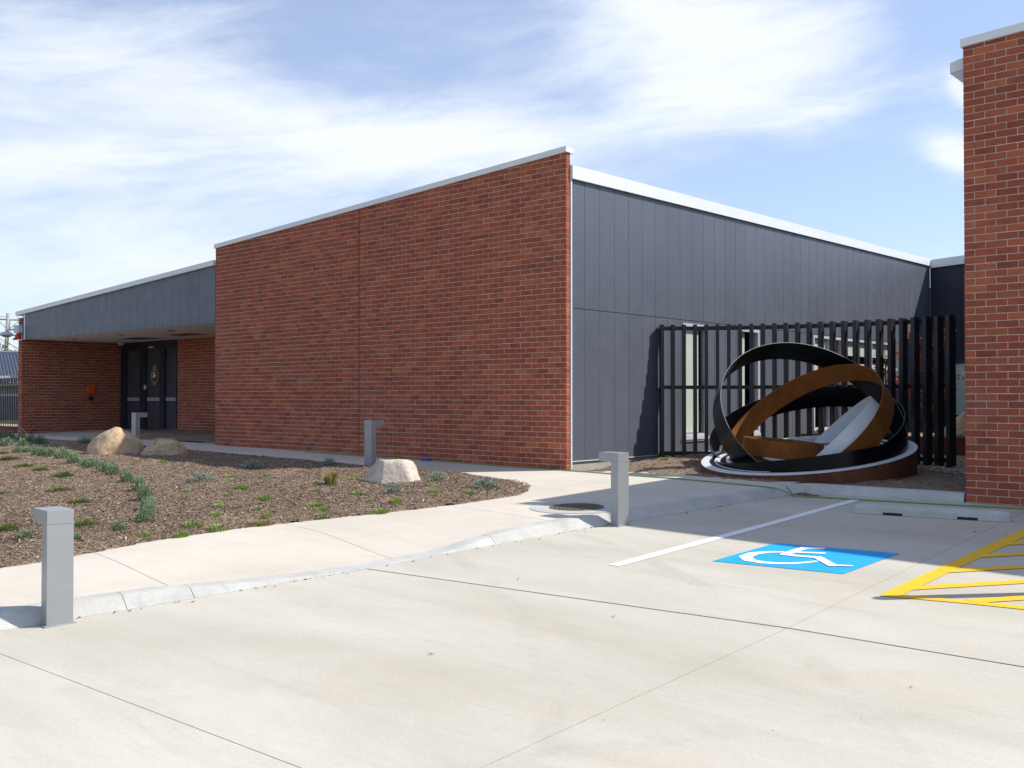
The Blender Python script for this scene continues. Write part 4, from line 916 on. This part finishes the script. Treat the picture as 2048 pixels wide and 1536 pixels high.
def stem_mesh(seed, n=7, h=.75):
    rn = random.Random(seed); m = MB()
    for i in range(n):
        u = rn.uniform(0, 6.28); r_ = rn.uniform(.25, .6); m.tube([(0, 0, -.15), (math.cos(u) * r_ * .45, math.sin(u) * r_ * .45, h * .45), (math.cos(u) * r_, math.sin(u) * r_, h * rn.uniform(.7, 1))], [.035, .025, .012], 4)
    return m
def tuft_mesh(seed, n=150, flat_=.6, w=.022, upright=False):
    rn = random.Random(seed); m = MB()
    for i in range(n):
        u = rn.uniform(0, 6.28); r0 = rn.random() ** .6 * (.75 if not upright else .25); x, y = math.cos(u) * r0, math.sin(u) * r0 * .8
        k_ = (1 - r0 * .55) * (.75 + .35 * noise.noise((x * 2 + seed, y * 2, 0))); h_ = rn.uniform(.55, 1.1) * k_; lean = rn.uniform(.05, .45); v = u + rn.gauss(0, .8); lx, ly = math.cos(v) * lean, math.sin(v) * lean
        s_ = Vector((-math.sin(v), math.cos(v), 0)) * w * rn.uniform(.7, 1.5); b = Vector((x, y, -.1)); mid = Vector((x + lx * .35, y + ly * .35, h_ * .6)); tip = Vector((x + lx, y + ly, h_))
        r_ = min(1, max(0, .5 + rn.gauss(0, .22)))
        m.poly([b - s_, b + s_, mid + s_ * .8, mid - s_ * .8], r_ * .8); m.poly([mid - s_ * .8, mid + s_ * .8, tip], r_)
    return m
PM = {}
for i in range(3):
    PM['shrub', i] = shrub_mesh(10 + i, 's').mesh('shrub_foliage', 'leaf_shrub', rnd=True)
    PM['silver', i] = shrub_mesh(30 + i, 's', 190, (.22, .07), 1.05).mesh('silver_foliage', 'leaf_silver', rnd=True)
    PM['stem', i] = stem_mesh(50 + i).mesh('shrub_stems', 'bark')
    PM['dark', i] = tuft_mesh(60 + i, 330, w=.016).mesh('dark_blades', 'leaf_dark', rnd=True)
    PM['light', i] = tuft_mesh(70 + i, 190, w=.02).mesh('light_blades', 'leaf_light', rnd=True)
PM['yellow', 0] = tuft_mesh(80, 230, w=.02).mesh('yellow_blades', 'leaf_yellow', rnd=True)
PM['tan', 0] = tuft_mesh(81, 140, w=.03, upright=True).mesh('straw_blades', 'leaf_tan', rnd=True)
pn = 0
def plant(name, kind, x, y, w, h_, label, cat, group):
    global pn; pn += 1; z = mulz(x, y) - .012
    t = thing(name, (x, y, z), label, cat, group); t.rotation_euler = (0, 0, pn * 2.39996)
    v = pn % 3 if (kind, pn % 3) in PM else 0
    def part(nm, me, sc_):
        o = bpy.data.objects.new(nm, me); COL.objects.link(o); o.parent = t; o.scale = sc_; return o
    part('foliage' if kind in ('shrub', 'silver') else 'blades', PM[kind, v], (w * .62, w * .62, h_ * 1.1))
    if kind in ('shrub', 'silver'): part('stems', PM['stem', pn % 3], (w * .5, w * .5, h_))
    return t
ORD = ['', 'first', 'second', 'third', 'fourth', 'fifth', 'sixth', 'seventh', 'eighth', 'ninth', 'tenth', 'eleventh', 'twelfth', 'thirteenth', 'fourteenth', 'fifteenth', 'sixteenth', 'seventeenth', 'eighteenth', 'nineteenth', 'twentieth', 'twenty first', 'twenty second', 'twenty third', 'twenty fourth', 'twenty fifth', 'twenty sixth', 'twenty seventh', 'twenty eighth', 'twenty ninth', 'thirtieth', 'thirty first']
ROW = [(-10.41, -4.12, .2, .1), (-10.04, -4.08, .22, .11), (-9.41, -4.18, .2, .15), (-8.97, -4.26, .21, .15), (-8.62, -4.28, .21, .16), (-8.01, -4.33, .27, .18), (-6.85, -4.7, .22, .17), (-6.3, -4.78, .18, .12), (-5.93, -4.82, .22, .15), (-5.09, -5.07, .2, .15), (-4.54, -5.2, .2, .17), (-3.33, -5.63, .19, .17), (-2.22, -6.05, .17, .17), (-1.27, -6.5, .18, .17), (-.36, -6.96, .16, .13), (.41, -7.41, .17, .16)]
for i, a in enumerate(ROW): plant('shrub', 'shrub', *a[:2], a[2] * .98, a[3] * 1.3, 'grey green shrub, %s in the curved row counted from its far left end' % ORD[i + 1], 'shrub', 'shrubs in the curved row')
CORNER = [(-16.15, -2.08, .21, .18), (-15.92, -1.97, .21, .16), (-12.69, -3.38, .26, .17), (-14.63, -2.24, .2, .15), (-12.08, -3.31, .2, .17), (-13.78, -2.39, .2, .15), (-12.73, -2.66, .29, .17)]
for i, a in enumerate(CORNER): plant('shrub', 'shrub', *a[:2], a[2] * 1.2, a[3] * 1.25, 'loose green shrub at far left, %s of seven counted rightwards from the edge' % ORD[(1, 3, 2, 4, 5, 6, 7)[i]], 'shrub', 'shrubs at the far left corner')
plant('shrub', 'shrub', -11.92, -2.0, .32, .15, 'low dark shrub on the path edge just left of the largest boulder', 'shrub', None)
FR_ = [(.68, -7.84, .15, .12, 'small green shrub in front of the nearest shrub of the curved row'), (.6, -8.68, .17, .11, 'dense grey green shrub just left of the nearest bollard'), (.81, -8.37, .06, .08, 'tiny shrub touching the right side of the nearest bollard'), (.85, -8.32, .055, .08, 'tiny shrub a step right of the nearest bollard')]
for a in FR_: plant('shrub', 'shrub', *a[:4], a[4], 'shrub', 'small shrubs near the front bollard')
SL = [(-2.59, -4.92, .33, .16, 'silver leaved shrub alone between curved row and brick wall'), (-3.63, -3.36, .27, .16, 'silver leaved shrub near the shaded path edge, left of middle bollard'), (-3.06, -2.3, .23, .13, 'small silver shrub at path edge just left of middle bollard'), (.13, -3.03, .24, .14, 'silver shrub just right of the cream boulder'), (.8, -4.38, .2, .14, 'silver shrub in front of the cream boulder'), (1.30, -3.28, .30, .17, 'widest silver shrub at the pointed end of the bed')]
for a in SL: plant('silver_shrub', 'silver', *a[:4], a[4], 'shrub', 'silver leaved shrubs')
DK = [(-10.18, -4.47, .19, .08), (-8.7, -4.98, .38, .09), (-6.98, -5.46, .29, .09), (-6.16, -5.54, .24, .08), (-4.91, -5.78, .32, .1), (-3.38, -7.26, .15, .06), (-3.04, -6.65, .3, .08), (-1.65, -7.1, .23, .08), (.16, -7.9, .26, .09), (-.24, -8.49, .2, .09)]
DL = ['at far left edge beside the row end', 'wide, left edge below the row end', 'second from the row end downwards', 'third below the curved row from its far end', 'below the middle of the curved row', 'small, at left edge halfway down', 'long, halfway between curved row and bollard top', 'above the bollard, left of the row shrubs', 'largest, just right of the bollard head', 'at left edge beside the bollard head']
for a, l in zip(DK, DL): plant('moss_tuft', 'dark', *a[:2], a[2] * 1.15, a[3] * 1.35, 'dark moss green tuft, ' + l, 'ground cover', 'dark green tufts')
LT = [(-5.99, -4.11, .19, .04), (.91, -7.73, .18, .05), (-5.86, -3.64, .19, .05), (1.1, -7.42, .16, .05), (-1.65, -5.72, .11, .05), (.84, -7.15, .2, .07), (-5.13, -3.36, .13, .06), (.64, -6.76, .16, .06), (1.05, -7.0, .22, .06), (.04, -6.27, .18, .06), (-.81, -5.65, .14, .05), (-2.78, -4.32, .25, .05), (-1.36, -5.08, .2, .08), (.65, -6.25, .14, .05), (-.17, -5.57, .17, .08), (-2.53, -3.9, .17, .04), (.94, -6.32, .14, .06), (-.77, -4.85, .12, .05), (.85, -5.61, .19, .05), (-.36, -4.65, .13, .05), (1.25, -5.85, .17, .05), (1.04, -5.66, .14, .05), (-.95, -3.53, .19, .06), (.47, -4.68, .13, .07), (1.09, -5.01, .12, .05), (1.5, -5.22, .2, .05), (1.3, -4.81, .14, .09), (1.17, -4.08, .2, .07), (.72, -3.07, .08, .03), (1.41, -3.68, .15, .06)]
for i, a in enumerate(LT): plant('grass_tuft', 'light', *a[:2], a[2] * 1.15, a[3] * 1.5, 'light green tuft, %s from the left among the light tufts' % ORD[i + 1], 'ground cover', 'light green tufts')
plant('flowering_tuft', 'yellow', 1.10, -6.52, .28, .06, 'wide yellow flowering tuft close to the front path', 'ground cover', None)
plant('upright_grass', 'tan', -.78, -4.09, .42, .27, 'upright straw coloured grass clump left of the cream boulder', 'grass', None)
t = thing('weed', (1.05, 1.2, .16), 'small bright weed in mulch between side wall and sculpture', 'weed')
o = bpy.data.objects.new('blades', PM['light', 0]); COL.objects.link(o); o.parent = t; o.scale = (.11, .11, .07)
# orange autumn trees behind the screen
def autumn_tree(loc, h_, rad, seed, n, label):
    rn = random.Random(seed); t = thing('autumn_tree', loc, label, 'tree', 'young autumn trees'); m = MB(); x, y, z = loc; tips = []
    m.tube([(x, y, z - .1), (x + .03, y, z + h_ * .45), (x - .02, y + .03, z + h_ * .95)], [.03, .022, .006], 7)
    for i in range(14):
        b = z + h_ * rn.uniform(.25, .85); u = rn.uniform(0, 6.28); L = rad * rn.uniform(.6, 1.05); e = (x + math.cos(u) * L, y + math.sin(u) * L, b + L * .9); m.tube([(x, y, b), ((x + e[0]) / 2, (y + e[1]) / 2, b + L * .55), e], [.011, .008, .003], 5); tips.append((Vector((x, y, b)), Vector(e)))
    m.obj('trunk', 'bark', t, smooth=True); m = MB()
    for i in range(n):
        a, b = rn.choice(tips); p = a.lerp(b, rn.uniform(.3, 1.08)) + Vector((rn.gauss(0, .06), rn.gauss(0, .06), rn.gauss(0, .06))); ax = Vector((rn.gauss(0, 1), rn.gauss(0, 1), rn.gauss(-.3, .7))).normalized(); sd = ax.cross(Vector((rn.gauss(0, 1), rn.gauss(0, 1), rn.gauss(0, 1)))).normalized(); L = rn.uniform(.03, .06)
        m.poly([p, p + ax * L * .5 + sd * L * .3, p + ax * L, p + ax * L * .5 - sd * L * .3], rn.random())
    m.obj('crown', 'leaf_autumn', t, rnd=True)
autumn_tree((3.95, 5.0, .06), 2.55, .42, 3, 1500, 'young orange leaved tree behind the right end of the screen')
autumn_tree((2.95, 5.6, .06), 2.2, .30, 9, 420, 'thinner orange leaved tree further left behind the screen')
# ------------------------------------------------------------------ far left: fence, house, pole, tree
pf = thing('picket_fence', (-21, .2, .1), 'black steel picket fence left of the entry pier', 'fence')
for i in range(20):
    x = -20.22 - .125 * i; m = MB(); m.tube([(x, .25, .30), (x, .25, 1.74)], .016, 6); pk = m.obj('picket', 'steel_fence', pf); m = MB(); m.lathe([(.022, 1.741), (.024, 1.765), (.0, 1.84)], (x, .25, 0), 8); m.obj('finial', 'finial', pk)
for z in (1.50, .42):
    m = MB(); m.box(-22.8, -20.14, .225, .275, z, z + (.085 if z > 1 else .04)); m.obj('rail', 'steel_fence', pf)
m = MB(); m.box(-30, -20.14, .10, .30, .02, .30); tag(m.obj('retaining_sleeper', 'timber'), 'low red brown sleeper edge under the picket fence', 'retaining edge')
hs = thing('neighbour_house', (-34, 12, 0), 'neighbouring house with blue grey corrugated roof at the left edge', 'house')
# roof plane facing the camera, ridge across the view
hx = Vector((-33.5, 9.5, 0)); hr = Vector((CT, ST, 0)); hf = Vector((-ST, CT, 0))
def hp_(u, v, z): p = hx + hr * u + hf * v; return (p.x, p.y, z)
m = MB(); nco = 90; uw = 14.
for i in range(nco * 4 + 1):
    u = -uw / 2 + uw * i / (nco * 4); dz = .03 * math.sin(i * math.pi / 2)
    m.v.append(hp_(u, 0, 1.83 + dz)); m.v.append(hp_(u - 2.4, 4.2, 3.38 + dz))
for i in range(nco * 4): m.face((2 * i, 2 * i + 2, 2 * i + 3, 2 * i + 1))
m.obj('roof', 'roof_metal', hs, smooth=True)
m = MB()
def hbox(m, u0, u1, v0, v1, z0, z1): m.hexa([hp_(u0, v0, z0), hp_(u1, v0, z0), hp_(u1, v1, z0), hp_(u0, v1, z0), hp_(u0, v0, z1), hp_(u1, v0, z1), hp_(u1, v1, z1), hp_(u0, v1, z1)])
hbox(m, -9.4, 4.6, 4.1, 4.3, 3.36, 3.44); m.obj('ridge_cap', 'white_metal', hs)
m = MB(); hbox(m, -7, 7, -.1, .02, 1.70, 1.82); m.obj('gutter', 'navy_frame', hs)
m = MB(); hbox(m, -6.8, 6.8, .4, 8, -.5, 1.75); m.obj('wall', 'cream_wall', hs)
m = MB(); hbox(m, -6.8, 6.8, .32, .4, 1.22, 1.32); m.obj('white_band', 'white_metal', hs)
m = MB()
for i in range(14): hbox(m, -6.8, 6.8, .34, .37, -.35 + i * .11, -.35 + i * .11 + .1)
m.obj('weatherboards', 'grey_board', hs)['kind'] = 'stuff'
pb = hx + hr * (-25.3) + hf * 42
pole = thing('power_pole', (pb.x, pb.y, 0), 'grey timber power pole with crossarm behind the house roof', 'power pole')
def pp(u, z, v=0): q = pb + hr * u + hf * v; return (q.x, q.y, z)
m = MB(); m.tube([pp(-.3, 0), pp(.1, 8.4)], [.24, .17], 10); m.obj('pole', 'pole_wood', pole, smooth=True)
m = MB(); a, b = pp(-2.2, 7.95), pp(2.4, 7.75); m.tube([a, b], .06, 6); m.obj('crossarm', 'pole_wood', pole)
m = MB(); m.tube([pp(-.9, 7.9), pp(0.03, 7.0)], .025, 5); m.tube([pp(1.1, 7.8), pp(.1, 7.0)], .025, 5); m.obj('braces', 'pole_wood', pole)
for u in (-1.7, -.8, .9, 1.7):
    m = MB(); m.lathe([(.03, 0), (.07, .04), (.05, .1), (.07, .15), (.02, .2)], pp(u, 7.9), 8); m.obj('insulator', 'grey_plastic', pole)
for i, (z0, z1, u1) in enumerate(((8.1, 8.8, -14), (8.1, 8.6, -12), (6.3, 4.2, 5), (5.9, 3.4, 5))):
    m = MB(); q = []
    for j in range(13):
        t_ = j / 12; q.append(pp((-.8 + .9 * (i % 2)) * (1 - t_) + u1 * t_, z0 + (z1 - z0) * t_ - .8 * t_ * (1 - t_), -2 * t_))
    m.tube(q, .018, 5); m.obj('wire', 'black_plastic', pole)
tb = hx + hr * (-20.3) + hf * 30
tr_ = thing('far_tree', (tb.x, tb.y, 0), 'dull green tree at the far left edge beyond the roof', 'tree')
m = MB(); m.tube([(tb.x, tb.y, 0), (tb.x + .1, tb.y, 2.4), (tb.x, tb.y + .1, 4)], [.2, .13, .05], 8); m.obj('trunk', 'bark', tr_)
m = MB(); rn = random.Random(4)
for i in range(2600):
    u = rn.uniform(0, 6.28); e = math.asin(rn.uniform(-.6, 1)); rr = rn.random() ** .4 * (1 + .25 * noise.noise((math.cos(u) * 2, math.sin(u) * 2, e * 2))); p = Vector((tb.x + math.cos(u) * math.cos(e) * rr * 1.7, tb.y + math.sin(u) * math.cos(e) * rr * 1.7, 3.3 + math.sin(e) * rr * 1.9)); ax = Vector((rn.gauss(0, 1), rn.gauss(0, 1), rn.gauss(0, 1))).normalized(); sd = ax.cross(Vector((rn.gauss(0, 1), rn.gauss(0, 1), 1))).normalized(); L = rn.uniform(.1, .22)
    m.poly([p, p + ax * L * .5 + sd * L * .3, p + ax * L, p + ax * L * .5 - sd * L * .3])
m.obj('crown', 'leaf_tree', tr_, rnd=True)
